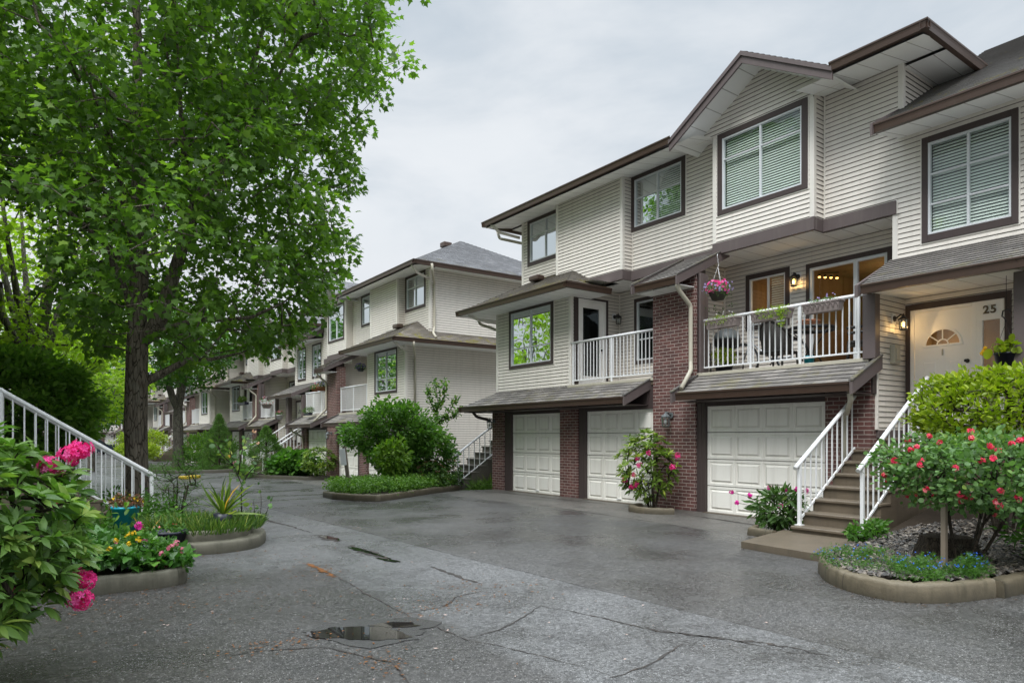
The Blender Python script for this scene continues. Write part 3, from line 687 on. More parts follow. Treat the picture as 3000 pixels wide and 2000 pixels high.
    for t in (PI*.22, PI*.5, PI*.78):
        m.bar(q(uc+.08*math.cos(t), zc+.076*math.sin(t), .003), q(uc+R_*math.cos(t), zc+R_*.95*math.sin(t), .003), .016, .016)
    f.box(m, uc-R_-.05, uc+R_+.05, zc-.035, zc, 0, .014, 0, .003)
    for (a, b_, c_, d_) in ((4.52, 4.79, 2.1, 2.75), (4.9, 5.17, 2.1, 2.75), (4.52, 4.79, 1.62, 2.0), (4.9, 5.17, 1.62, 2.0)):
        rr = [[q(a+d, c_+d, n), q(b_-d, c_+d, n), q(b_-d, d_-d, n), q(a+d, d_-d, n)] for d, n in ((0, .001), (.02, -.010), (.035, -.010), (.06, .006))]
        ids = [[m.V(p_) for p_ in w] for w in rr]
        for i in range(3):
            for k in range(4): m.idf([ids[i][k], ids[i][(k+1) % 4], ids[i+1][(k+1) % 4], ids[i+1][k]])
        m.idf(ids[-1])
    m.build('door_leaf', edoor, fd)
    m = H.mb(); m.face([q(*p_, -.012) for p_ in arc]); m.face([q(4.05, 1.75, -.02), q(4.28, 1.75, -.02), q(4.28, 3.28, -.02), q(4.05, 3.28, -.02)]); m.build('pane', glasswarm, fd)
    m = H.mb(); m.face([f.P(4.0, 1.5, -.7), f.P(5.3, 1.5, -.7), f.P(5.3, 3.5, -.7), f.P(4.0, 3.5, -.7)])
    for a, b_ in (((4.0, 1.5), (5.3, 1.5)), ((5.3, 1.5), (5.3, 3.5)), ((4.0, 3.5), (5.3, 3.5)), ((4.0, 1.5), (4.0, 3.5))): m.face([f.P(*a, -.06), f.P(*b_, -.06), f.P(*b_, -.7), f.P(*a, -.7)])
    m.build('room', warmwall if lights else interior, fd)
    m = H.mb(); kx = f.P(4.49, 2.68, 0)
    m.tube([f.P(4.49, 2.68, .0), f.P(4.49, 2.68, .012), f.P(4.49, 2.68, .014), f.P(4.49, 2.68, .05), f.P(4.49, 2.68, .075)], [.032, .032, .013, .013, .024], 12); m.build('handle', metalk, fd)
    m = H.mb(); f.box(m, 4.835, 4.855, 2.80, 2.9, .0, .02, 0, .004); m.build('door_knocker', creamp, fd)
    if lights:
        pl = bpy.data.lights.new('room_light', 'POINT'); pl.energy = 5; pl.color = (1, .66, .3); lo = bpy.data.objects.new('room_light', pl); COL.objects.link(lo); lo.parent = fd; lo.location = tf((12.5, 4.9, 2.9))
    H.lantern((11.62, 5.415, 3.42), (0, -1, 0), lit=lights, sc=.95)
    m = H.mb(); m.box((11.52, 5.34, 2.68), (11.72, 5.42, 2.99), 0, .01); m.box((11.56, 5.325, 2.74), (11.68, 5.342, 2.93), 0, .004); m.build('meter_box', creamp, root)
    m = H.mb(); m.box((11.74, 5.385, 1.74), (11.83, 5.42, 1.90), 0, .006); m.build('outlet_box', whitep, root)
    # landing wall
    H.boxes([((11.25, CY, -.4), (A+.4, 5.42, 1.3))], 'porch_base', brickm, bev=0)
    # low roof of the entry part
    m = H.mb(); zu = 6.52; X0 = 11.25
    H.roof((X0, 5.5, zu), (X0, CY, zu), (15.65, CY, 9.19), (15.65, 5.5, 9.19), shingu, mb=m)
    H.roof((20, CY, 6.6), (20, 5.5, 6.6), (15.65, 5.5, 9.19), (15.65, CY, 9.19), shingd, mb=m)
    m.build('roof', [shingu, trim], root)
    H.gutter([((11.14, 5.5, zu), (11.14, CY, zu), (1, 0, 0))])
    m = H.mb(); m.prism([(11.1, 5.5, zu-.2), (11.1, 5.5, zu), (12.1, 5.5, zu+.53), (12.1, 5.5, zu+.3)], (0, .03, 0)); m.build('rake_board', beamm, root)
    m = H.mb(); m.face([(X0, CY, 6.38), (A+.02, CY, 6.52), (A+.02, 5.5, 6.52), (X0, 5.5, 6.38)]); m.build('soffit', soffitm, root)
    if num:
        cu = bpy.data.curves.new('number', 'FONT'); cu.body = '25'; cu.size = .17; cu.extrude = .006; cu.space_character = 1.15; cu.offset = .004
        to = bpy.data.objects.new('tmp', cu); COL.objects.link(to); dg = bpy.context.evaluated_depsgraph_get()
        me = bpy.data.meshes.new_from_object(to.evaluated_get(dg)); bpy.data.objects.remove(to)
        M_ = Matrix(((0, 0, -1, A-.03), (-1, 0, 0, 4.27), (0, 1, 0, 3.38), (0, 0, 0, 1)))
        me.transform(M_); me.transform(Matrix.Translation(-Vector((10.95, 16.1, 0)))); me.materials.clear(); me.materials.append(plain('number_brown', (.12, .09, .05), .4))
        link('house_number', me, fd)

def tfA(p): return (p[0]-10.95, p[1]-16.1, p[2])
def tfA2(p): return (p[0]-10.95, 2*3.35-p[1]-16.1, p[2])
b1 = thing('townhouse_building', 'nearest beige townhouse row with dark red brick piers and three white garage doors', 'building', (10.95, 16.1, 0))
build_half(b1, tfA, False, True, num=True, lights=True)
build_half(b1, tfA2, True, False)
def tfB(p): return (p[0]-10.95, 16.1-p[1], p[2])
def tfB2(p): return (p[0]-10.95, 25.5-16.1+p[1], p[2])
b2 = thing('townhouse_building', 'second beige townhouse row whose blank side wall stands behind the island shrub', 'building', (10.683, 21.335, -.304), -.0129)
build_half(b2, tfB, True, True); build_half(b2, tfB2, False, True)
b3 = copy_tree(b2); b3.location = (10.0, 48.0, -.42); tag(b3, 'third townhouse row, half hidden behind the slim tree and the cone conifers')
b4 = copy_tree(b2); b4.location = (9.5, 75.3, -.45); tag(b4, 'distant pale townhouse row just right of the big maple trunk, past the slim tree')
b5 = copy_tree(b2); b5.location = (13, 114, -.3); b5.rotation_euler = (0, 0, PI/2); tag(b5, 'farthest townhouse row closing the end of the road behind the parked cars')
b6 = thing('townhouse_building', 'townhouse at the left edge of the photo whose front stairs have the foreground railing', 'building', (-1.0, 23.65, -.05), PI)
build_half(b6, tfB, True, True)
House(b6, tfB, True).boxes([((12.06, 3.2, -.3), (19.5, 3.34, 6.4))], 'end_wall', siding, bev=0)
# ------------------------------------------------------------------ ground
def sstep(t): t = max(0., min(1., t)); return t*t*(3-2*t)
def gz(x, y):
    return -.30*sstep((y-15)/7)-.14*sstep((y-30)/25)
asph, nt, b, o = newmat('wet_asphalt'); P = pos(nt)
sx = N(nt, 'ShaderNodeSeparateXYZ'); nt.links.new(P, sx.inputs[0]); X_, Y_ = sx.outputs[0], sx.outputs[1]
flat = N(nt, 'ShaderNodeCombineXYZ'); nt.links.new(X_, flat.inputs[0]); nt.links.new(Y_, flat.inputs[1]); F_ = flat.outputs[0]
big = noise(nt, F_, .55, 5, .6, .4); mid = noise(nt, F_, 2.3, 6, .65); fine = noise(nt, F_, 75, 3, .7); grit = noise(nt, F_, 150, 2, .5)
vor = N(nt, 'ShaderNodeTexVoronoi'); vor.inputs['Scale'].default_value = 62; nt.links.new(F_, vor.inputs['Vector'])
wobx = math_(nt, 'ADD', X_, math_(nt, 'MULTIPLY', math_(nt, 'SUBTRACT', noise(nt, F_, 1.4, 4), .5), .5))
seamx = math_(nt, 'ADD', X_, math_(nt, 'MULTIPLY', Y_, .043)); seam = maprange(nt, seamx, 4.79, 4.83)      # 0 lane / 1 driveway side
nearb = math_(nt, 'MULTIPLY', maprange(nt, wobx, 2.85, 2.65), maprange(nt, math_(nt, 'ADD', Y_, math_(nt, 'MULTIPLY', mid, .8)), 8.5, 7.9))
apron = maprange(nt, math_(nt, 'ADD', X_, math_(nt, 'MULTIPLY', mid, .6)), 9.15, 9.35)
base = mix(nt, mid, (.082, .083, .083), (.135, .136, .136))
base = mix(nt, seam, base, mix(nt, mid, (.048, .047, .045), (.082, .080, .076)))
base = mix(nt, math_(nt, 'MULTIPLY', apron, .8), base, mix(nt, mid, (.085, .078, .068), (.145, .135, .118)))
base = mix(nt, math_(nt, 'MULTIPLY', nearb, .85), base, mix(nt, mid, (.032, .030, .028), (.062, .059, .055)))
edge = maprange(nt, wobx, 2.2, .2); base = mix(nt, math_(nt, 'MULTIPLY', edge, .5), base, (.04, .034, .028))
st2 = noise(nt, F_, 1.1, 7, .7, 1.2); base = mix(nt, math_(nt, 'MULTIPLY', maprange(nt, st2, .50, .64), .62), base, (.038, .037, .036)); base = mix(nt, math_(nt, 'MULTIPLY', maprange(nt, big, .5, .72), .55), base, (.045, .044, .042))
spk = maprange(nt, vor.outputs['Distance'], .38, .12); sel = maprange(nt, noise(nt, F_, 48, 1), .42, .58)
base = mix(nt, math_(nt, 'MULTIPLY', math_(nt, 'MULTIPLY', spk, sel), .55), base, (.40, .39, .38))
gr2 = maprange(nt, noise(nt, F_, 95, 2, .6), .34, .66,  .55, 1.5); vc = N(nt, 'ShaderNodeTexVoronoi'); vc.inputs['Scale'].default_value = 46; nt.links.new(F_, vc.inputs['Vector']); vs_ = N(nt, 'ShaderNodeSeparateXYZ'); nt.links.new(vc.outputs['Color'], vs_.inputs[0]); gr2 = math_(nt, 'MULTIPLY', gr2, maprange(nt, vs_.outputs[0], 0, 1, .58, 1.46)); gs = N(nt, 'ShaderNodeVectorMath', operation='SCALE'); nt.links.new(base, gs.inputs[0]); nt.links.new(gr2, gs.inputs['Scale']); base = gs.outputs[0]
base = mix(nt, math_(nt, 'MULTIPLY', maprange(nt, grit, .48, .36), .5), base, (.02, .02, .02))
nt.links.new(base, b.inputs['Base Color'])
wet = maprange(nt, math_(nt, 'ADD', big, math_(nt, 'MULTIPLY', mid, .35)), .52, .82)
wet = math_(nt, 'MULTIPLY', wet, math_(nt, 'SUBTRACT', 1.0, math_(nt, 'MULTIPLY', apron, .8)))
nt.links.new(maprange(nt, wet, 0, 1, .5, .17), b.inputs['Roughness']); b.inputs['Specular IOR Level'].default_value = .55
h_ = math_(nt, 'ADD', math_(nt, 'MULTIPLY', fine, .8), math_(nt, 'MULTIPLY', vor.outputs['Distance'], .5)); bump(nt, b, h_, .6, .009)

def ground_sheet():
    xs = sorted(set([-600, -300, -120, -60, -30]+[i*1.0 for i in range(-20, 26)]+[40, 80, 200, 600]))
    ys = sorted(set([-400, -120, -40, -15]+[i*1.0 for i in range(-8, 62)]+[75, 100, 150, 250, 500, 1200]))
    m = MB(); idx = {}
    for i, x in enumerate(xs):
        for j, y in enumerate(ys): idx[i, j] = m.V((x, y, gz(x, y)))
    for i in range(len(xs)-1):
        for j in range(len(ys)-1): m.idf([idx[i, j], idx[i+1, j], idx[i+1, j+1], idx[i, j+1]], 0, None, True)
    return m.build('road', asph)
tag(ground_sheet(), kind='structure')

crackm = weathered('crack_fill', (.038, .034, .031), .7, .4, .6, (.09, .055, .03), 8, .3, .5)
rustm = weathered('leaf_litter', (.16, .07, .025), .9, .4, .4, (.05, .03, .02), 20, .2, 1, 60)
def ribbon(pts, w, mat, name='asphalt_crack', lift=.004, seg=.06, jig=.03, wj=.5, sd=1):
    r = random.Random(sd); m = MB(); P = []; w = w*.75 if w < .04 else w
    for (a, b_) in zip(pts[:-1], pts[1:]):
        L = math.dist(a, b_); n = max(1, int(L/seg))
        for i in range(n): t = i/n; P.append((a[0]+(b_[0]-a[0])*t, a[1]+(b_[1]-a[1])*t))
    P.append(pts[-1]); k = len(P); off = 0; prev = None
    for i, (x, y) in enumerate(P):
        a = P[max(0, i-1)]; c = P[min(k-1, i+1)]; dx, dy = c[0]-a[0], c[1]-a[1]; l = math.hypot(dx, dy) or 1
        nx, ny = -dy/l, dx/l; off += r.uniform(-jig, jig)*.5; off *= .9
        ww = w*(1+r.uniform(-wj, wj))*(0.25+.75*math.sin(PI*min(1, max(.04, i/(k-1)))) if k > 3 else 1)
        A = (x+nx*(off+ww/2), y+ny*(off+ww/2)); B_ = (x+nx*(off-ww/2), y+ny*(off-ww/2))
        q = (m.V((*A, gz(*A)+lift)), m.V((*B_, gz(*B_)+lift)))
        if prev: m.idf([prev[0], prev[1], q[1], q[0]])
        prev = q
    return tag(m.build(name, mat), kind='structure')
ribbon([(4.07, 16.8), (4.3, 12.4), (4.47, 7.1), (4.53, 6.05), (4.58, 5.05), (4.66, 3.5), (4.72, 2.2)], .014, crackm, sd=3, jig=.012)
ribbon([(2.2, 8.0), (2.74, 7.86), (2.73, 6.79), (2.68, 5.94), (2.65, 5.05), (2.71, 4.29), (2.88, 3.64), (2.97, 3.08)], .017, crackm, sd=4, wj=.8)
ribbon([(2.74, 7.9), (2.73, 7.0)], .07, rustm, 'needle_litter', .006, sd=5, wj=.9)
ribbon([(2.7, 4.3), (3.0, 4.35), (3.35, 4.5), (3.75, 4.75)], .02, crackm, sd=6)
ribbon([(2.66, 5.2), (3.0, 5.25), (3.35, 5.5), (3.7, 5.55)], .02, crackm, sd=7)
ribbon([(3.75, 4.75), (3.95, 4.1), (4.0, 3.6), (4.25, 3.2), (4.4, 2.6)], .02, crackm, sd=8, wj=.8)
ribbon([(2.97, 3.08), (3.4, 3.12), (3.9, 3.3)], .025, crackm, sd=9)
ribbon([(.9, 4.9), (1.3, 4.9), (1.75, 4.7), (2.0, 4.15), (1.9, 3.7), (1.3, 3.4)], .02, crackm, sd=10)
ribbon([(3.3, 17), (3.6, 13.5), (3.65, 11.5), (3.7, 10.4)], .05, crackm, sd=11, wj=.9, jig=.04)
ribbon([(3.7, 10.1), (3.72, 9.3)], .16, crackm, sd=12, wj=.9); ribbon([(3.7, 8.9), (3.62, 7.6)], .12, crackm, sd=13, wj=.9); ribbon([(3.85, 6.9), (3.8, 5.8)], .05, crackm, sd=14, wj=1)
ribbon([(9.3, 13.6), (9.1, 10.5), (9.0, 8.2), (8.8, 6.6)], .03, crackm, sd=15, wj=.8); ribbon([(10.2, 16.3), (10.4, 14.6), (10.45, 12.6), (10.5, 11)], .07, crackm, sd=16, wj=.8)
ribbon([(10.3, 8.6), (10.1, 7), (9.9, 6.2)], .06, crackm, sd=17, wj=.8)
# water lying in the dips
water, nt, b, o = newmat('puddle_water'); b.inputs['Base Color'].default_value = (.012, .012, .011, 1); b.inputs['Roughness'].default_value = .015; b.inputs['IOR'].default_value = 1.33; b.inputs['Specular IOR Level'].default_value = 1.0
P = pos(nt); bump(nt, b, noise(nt, P, 30, 2), .02, .002)
wetm = weathered('wet_rim', (.048, .047, .046), .22, .3, .3, (.02, .02, .02), 6, .6, .6)
def blob(name, cx, cy, rx, ry, rot, mat, lift, sd, rough=.25, kind='structure'):
    r = random.Random(sd); ph = [r.uniform(0, 6.28) for _ in range(6)]; m = MB(); pts = []
    for i in range(72):
        t = 2*PI*i/72; k = 1+rough*(.5*math.sin(2*t+ph[0])+.35*math.sin(3*t+ph[1])+.25*math.sin(5*t+ph[2])+.18*math.sin(9*t+ph[3])+.1*math.sin(17*t+ph[4])+.08*r.uniform(-1, 1))
        a, c_ = rx*k*math.cos(t), ry*k*math.sin(t); x = cx+a*math.cos(rot)-c_*math.sin(rot); y = cy+a*math.sin(rot)+c_*math.cos(rot)
        pts.append((x, y, gz(x, y)+lift))
    m.face(pts); return tag(m.build(name, mat), kind=kind)
blob('puddle', 2.1, 4.88, .33, .2, -.75, water, .007, 3, .3)
blob('puddle', 2.42, 4.93, .19, .07, -.5, water, .008, 5, .35)
blob('wet_patch', 2.22, 4.9, .52, .32, -.75, wetm, .0045, 6, .35)
for i, (x, y, rx, ry, ro) in enumerate([(3.72, 9.7, .30, .06, 1.6), (3.65, 8.3, .42, .06, 1.6), (3.62, 7.55, .2, .05, 1.7), (3.45, 12.8, .5, .06, 1.7), ]): blob('puddle', x, y, rx, ry, ro, water, .006, 20+i, .5)
ribbon([(4.0, 3.75), (4.12, 3.45), (4.2, 3.25), (4.38, 2.9), (4.5, 2.5)], .035, crackm, sd=31, wj=.95, jig=.05, seg=.03)
# litter
def scatter_litter(name, pts, s0, s1, mat, lift=.008, sd=1):
    r = random.Random(sd); m = MB()
    for x, y in pts:
        a = r.uniform(0, 6.28); l = r.uniform(s0, s1); w = l*r.uniform(.12, .5); z = gz(x, y)+lift
        d = (math.cos(a)*l/2, math.sin(a)*l/2); n_ = (-math.sin(a)*w/2, math.cos(a)*w/2)
        m.face([(x-d[0], y-d[1], z), (x+n_[0], y+n_[1], z+.004), (x+d[0], y+d[1], z+.002), (x-n_[0], y-n_[1], z+.001)])
    return tag(m.build(name, mat), kind='stuff', label='fallen needles and leaf scraps lying on the wet road', cat='leaf litter')
r_ = random.Random(5); L = []
for k in range(1100):
    c = r_.choice([(1.7, 7.3, .9, .5), (1.2, 6.6, 1.2, .7), (2.7, 7.5, .12, .5), (2.9, 5.2, .25, .15), (1.5, 4.95, .22, .1), (1.95, 4.2, .1, .2), (2.2, 8.8, .5, .5), (1.2, 5.4, 1.2, 1.2), (3.7, 5.5, .3, .3), (.7, 7.0, .7, .3)])
    L.append((r_.gauss(c[0], c[2]), r_.gauss(c[1], c[3])))
scatter_litter('leaf_litter', L, .012, .045, rustm, sd=2)
scatter_litter('leaf_litter', [(r_.uniform(.4, 5), r_.uniform(3, 13)) for _ in range(260)]+[(r_.gauss(9.9, .3), r_.gauss(10.4, .8)) for _ in range(160)], .01, .04, plain('pale_petals', (.45, .33, .28), .8), sd=3)
# mound edges seen as kerbs
KERBS = []
def kerb(name, pts, w, h, mat, label, closed=False, z=None, rnd=.03):
    """rounded kerb along a polyline; pts = outer line, inward is to the left"""
    q_ = []; n0 = len(pts)
    for i in range(n0 if closed else n0-1):
        a, b_ = pts[i], pts[(i+1) % n0]; ns = max(1, int(math.dist(a[:2], b_[:2])/.11))
        for j in range(ns): q_.append(tuple(a[t]+(b_[t]-a[t])*j/ns for t in range(len(a))))
    if not closed: q_.append(pts[-1])
    pts = [tuple([p[0]+random.gauss(0, .004), p[1]+random.gauss(0, .004)]+list(p[2:])) for p in q_]; KERBS.append(pts)
    m = MB(); k = len(pts); R = []
    for i, p in enumerate(pts):
        a = pts[(i-1) % k] if (closed or i > 0) else p; c = pts[(i+1) % k] if (closed or i < k-1) else p
        dx, dy = c[0]-a[0], c[1]-a[1]; l = math.hypot(dx, dy) or 1; nx, ny = -dy/l, dx/l
        g = gz(*p[:2]) if z is None else z; hh = h if len(p) < 3 else p[2]
        jj = random.gauss(0, .005); hh += random.gauss(0, .004); rr_ = rnd; rnd_ = rnd
        prof = [(0, -.3), (.0, hh*.5), (.006, hh-rnd), (rnd*.45, hh-rnd*.3), (rnd, hh), (w-rnd, hh+jj), (w, hh-rnd), (w, -.3)]
        R.append([m.V((p[0]+nx*a_, p[1]+ny*a_, g+z_)) for a_, z_ in prof])
    n = len(R)
    for i in range(n if closed else n-1):
        A, B_ = R[i], R[(i+1) % n]
        for j in range(7): m.idf([A[j], A[j+1], B_[j+1], B_[j]], 0, None, True)
    if not closed: m.idf(R[0]); m.idf(R[-1][::-1])
    return tag(m.build(name, mat), label, 'kerb')
def bez(pts, n=10):
    out = []; k = len(pts)
    for i in range(k-1):
        p0, p1, p2, p3 = pts[max(0, i-1)], pts[i], pts[i+1], pts[min(k-1, i+2)]
        for j in range(n):
            t = j/n; out.append(tuple(.5*((2*p1[a])+(-p0[a]+p2[a])*t+(2*p0[a]-5*p1[a]+4*p2[a]-p3[a])*t*t+(-p0[a]+3*p1[a]-3*p2[a]+p3[a])*t**3) for a in range(len(p1))))
    out.append(pts[-1]); return out
def bed(name, poly, zf, mat, label=None):
    m = MB(); cx = sum(p[0] for p in poly)/len(poly); cy = sum(p[1] for p in poly)/len(poly)
    rings = [[(cx+(p[0]-cx)*k, cy+(p[1]-cy)*k) for p in poly] for k in (1, .75, .5, .25, .02)]
    ids = [[m.V((x, y, zf(x, y, i))) for x, y in r] for i, r in enumerate(rings)]
    n = len(poly)
    for i in range(4):
        for j in range(n): m.idf([ids[i][j], ids[i][(j+1) % n], ids[i+1][(j+1) % n], ids[i+1][j]], 0, None, True)
    o = m.build(name, mat); return tag(o, kind='structure')
# right-hand flower bed
kr = bez([(9.0, 4.42), (8.2, 4.42), (7.35, 4.22), (6.85, 3.9), (6.55, 3.55), (6.43, 3.15), (6.5, 2.88), (6.8, 2.66), (7.35, 2.5)], 8)
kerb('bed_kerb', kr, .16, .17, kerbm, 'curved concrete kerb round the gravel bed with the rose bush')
kerb('bed_kerb', [(7.38, 2.45), (8.0, 2.4), (9.5, 1.6)], .16, .16, kerbm, 'straight concrete kerb at the lower right corner of the photo')
bed('gravel_bed', [(p[0]+.1*(8-p[0]), p[1]) for p in kr]+[(7.6, 2.6), (9.6, 1.8), (11.2, 1.8), (11.2, 4.6)], lambda x, y, i: .10+.012*i+max(0, (x-8.5))*.14, soil)
# slab in front of the steps
m = MB(); m.prism([(7.85, 5.62, -.1), (7.75, 4.45, -.1), (9.35, 4.6, -.1), (9.35, 5.95, -.1)], (0, 0, .19)); tag(m.build('entry_slab', conc), 'flat concrete slab at the foot of the right-hand steps', 'paving slab')
kerb('driveway_kerb', [(9.3, 6.45), (8.95, 6.3), (8.9, 5.85)], .12, .12, kerbm, 'short low kerb under the peony left of the steps')
# steps
def stairs(name, label, X0, y0, y1, n, mat, dirx=1, rise=.184, run=.28, z0=0.0, land=.85, rails=(True, True), group=None, base=None, skirt=True, nb=11):
    t = thing(name, label, 'steps', (X0, (y0+y1)/2, z0), 0, group)
    yc = (y0+y1)/2; a, c_ = y0-yc, y1-yc; D = dirx
    for i in range(n):
        m = MB(); x = i*run*D; xe = (x+run*D) if i < n-1 else x+(run+land)*D
        m.box((x+.015*D, a+.01, -.4), (xe+.015*D, c_-.01, (i+1)*rise-.05)); m.box((x-.025*D, a, (i+1)*rise-.049), (xe+.013*D, c_, (i+1)*rise), 0, .012)
        m.build('step', mat, t)
    sl = rise/run
    for k, yy in enumerate((c_-.05, a+.05)):
        if not rails[k]: continue
        xa = .14*D; xb = (n-1)*run*D+.13*D; za = rise+.02; zb = n*rise
        m = MB(); m.tube([(xa-.12*D, yy, za+.90-.12*sl), (xa, yy, za+.90), (xb-.05*D, yy, zb+.9-.02), (xb+.0, yy, zb+.92), (xb+.04*D, yy, zb+.92)], .032, 12)
        R = m.build('handrail', whitep, t)
        m = MB(); m.bar((xa, yy, za+.06), (xb, yy, zb+.08), .025, .03); m.build('bottom_rail', whitep, R)
        for xx, zz, lo in ((xa, za+.88, rise), (xb, zb+.9, n*rise)):
            m = MB(); m.box((xx-.024, yy-.024, lo), (xx+.024, yy+.024, zz), 0, .004); m.box((xx-.05, yy-.05, lo), (xx+.05, yy+.05, lo+.012)); m.build('post', whitep, R)
        m = MB()
        for i in range(1, nb+1):
            u = i/(nb+1); xx = xa+(xb-xa)*u; zz = za+(zb-za)*u; m.box((xx-.009, yy-.009, zz+.06), (xx+.009, yy+.009, zz+.89))
        m.build('balusters', whitep, R)
    return t
stairs('front_steps', 'concrete steps with two white railings climbing to the door numbered 25', 9.23, 4.72, 5.75, 8, conc, nb=12)
woodst = weathered('weathered_tread', (.10, .09, .075), .7, .25, .5, (.04, .045, .03), 4)
st = stairs('side_stairs', 'weathered wooden side stairs with white railing between the two rows', 10.15, 16.85, 18.0, 9, woodst, z0=-.1, rails=(True, False), land=2.0)
for o_ in [c for c in st.children if c.name.startswith('handrail')]: o_.location.y = -1.05
for k, (yy0, yy1, lb) in enumerate([(2.1, 3.1, '')]): pass
# centre stairs of the second row (two flights side by side) and those of farther rows
def row_xy(root, lx, ly):
    c_, s_ = math.cos(root[3]), math.sin(root[3]); return root[0]+lx*c_-ly*s_, root[1]+lx*s_+ly*c_
B2 = (10.683, 21.335, -.304, -.0129)
for (ly, lb) in ((10.85, 'near flight of white railed steps between the second row garages, behind the conifer'), (14.65, 'far flight of white railed steps beyond the clipped conifers')):
    x, y = row_xy(B2, -1.72, ly); stairs('front_steps', lb, x, y-.5, y+.5, 8, conc, z0=-.32, group='front steps of the second row')
for bx, by, z, lb in ((10.0, 48.0, -.42, 'steps with white railing beside the clipped hedge past the slim tree'), (9.5, 75.3, -.45, 'distant steps with white railing left of the big trunk')):
    stairs('front_steps', lb, bx-1.72, by+10.35, by+11.35, 8, conc, z0=z)
# foreground left stairs (rise to the left)
stairs('front_steps', 'steps with white railing rising to the left behind the pink rhododendron', 1.88, 12.3, 13.35, 8, conc, dirx=-1, z0=-.22, nb=13)
# ------------------------------------------------------------------ foliage engine
TPL = {
 'maple': ([(0, 0, 0), (.13, .05, .01), (.34, .02, .03), (.28, .2, .02), (.54, .46, .0), (.3, .47, .02), (.17, .62, .02), (0, 1, -.06), (-.17, .62, .02), (-.3, .47, .02), (-.54, .46, 0), (-.28, .2, .02), (-.34, .02, .03), (-.13, .05, .01)],
           [list(range(14))]),
 'oval': ([(0, 0, 0), (.22, .28, .05), (.2, .66, .03), (0, 1, -.06), (-.2, .66, .03), (-.22, .28, .05), (0, .45, -.01)], [[0, 1, 2, 6], [6, 2, 3], [0, 6, 4, 5], [6, 3, 4]]),
 'lance': ([(0, 0, 0), (.13, .3, .04), (.14, .62, .0), (0, 1, -.16), (-.14, .62, .0), (-.13, .3, .04), (0, .32, .0), (0, .66, -.04)], [[0, 1, 6], [0, 6, 5], [1, 2, 7, 6], [6, 7, 4, 5], [2, 3, 7], [7, 3, 4]]),
 'small': ([(0, 0, 0), (.3, .5, .03), (0, 1, 0), (-.3, .5, .03)], [[0, 1, 2, 3]]),
 'blade': ([(-.03, 0, 0), (.03, 0, 0), (.028, .4, .0), (-.028, .4, .0), (.02, .75, -.08), (-.02, .75, -.08), (0, 1, -.22)], [[0, 1, 2, 3], [3, 2, 4, 5], [5, 4, 6]]),
 'needle': ([(-.06, 0, 0), (.06, 0, 0), (0, 1, 0), (-.02, .1, -.05), (.3, .75, .2), (.02, .1, .05), (-.3, .75, .1)], [[0, 1, 2], [3, 1, 4], [0, 5, 6]]),
 'round': ([(0, 0, 0), (.3, .15, .03), (.42, .5, .05), (.26, .86, .02), (0, 1, -.03), (-.26, .86, .02), (-.42, .5, .05), (-.3, .15, .03)], [[0, 1, 2, 3, 4], [0, 4, 5, 6, 7]]),
 'ivy': ([(0, 0, 0), (.3, -.05, .02), (.5, .3, .0), (.28, .42, .02), (.2, .7, 0), (0, 1, -.04), (-.2, .7, 0), (-.28, .42, .02), (-.5, .3, 0), (-.3, -.05, .02)], [list(range(10))]),
}
pet = [(0, 0, 0)]; pf = []
for k in range(5):
    a = 2*PI*k/5
    pet += [(.42*math.cos(a-.5), .42*math.sin(a-.5), .16), (.62*math.cos(a), .62*math.sin(a), .12), (.42*math.cos(a+.5), .42*math.sin(a+.5), .2)]; pf.append([0, 1+3*k, 2+3*k, 3+3*k])
TPL['flower'] = (pet, pf)
def nrmz(a): return a/np.maximum(np.linalg.norm(a, axis=1, keepdims=True), 1e-9)
def leaves(name, C, D_, S, tpl, mat, parent=None, rnd=None, flat=.7, up=(0, 0, 1)):
    C = np.asarray(C, float); n = len(C)
    if n == 0: return None
    tv, tf_ = TPL[tpl]; tv = np.array(tv, float); k = len(tv)
    d = nrmz(np.asarray(D_, float)); u = np.array(up, float)*flat+rng.normal(0, 1, (n, 3))*(1-flat*.6)
    u = u-d*(u*d).sum(1, keepdims=True); u = nrmz(u); s_ = np.cross(d, u)
    S = np.asarray(S, float).reshape(-1, 1, 1)*np.ones((n, 1, 1))
    V = C[:, None, :]+S*(s_[:, None, :]*tv[None, :, 0:1]+d[:, None, :]*tv[None, :, 1:2]+u[:, None, :]*tv[None, :, 2:3])
    V = V.reshape(-1, 3)
    fl = [len(f) for f in tf_]; tot = sum(fl); flat_i = np.array([i for f in tf_ for i in f])
    LI = (np.arange(n)[:, None]*k+flat_i[None, :]).reshape(-1); cnt = np.tile(np.array(fl), n); st = np.concatenate([[0], np.cumsum(cnt)[:-1]])
    me = bpy.data.meshes.new(name); me.vertices.add(len(V)); me.vertices.foreach_set('co', V.astype(np.float32).ravel())
    me.loops.add(len(LI)); me.loops.foreach_set('vertex_index', LI.astype(np.int32)); me.polygons.add(len(cnt))
    me.polygons.foreach_set('loop_start', st.astype(np.int32)); me.polygons.foreach_set('loop_total', cnt.astype(np.int32))
    r = rng.random(n) if rnd is None else np.asarray(rnd)
    at = me.attributes.new('rnd', 'FLOAT', 'POINT'); at.data.foreach_set('value', np.repeat(r, k).astype(np.float32))
    me.update(calc_edges=True)
    for mt in (mat if isinstance(mat, list) else [mat]): me.materials.append(mt)
    return link(name, me, parent)
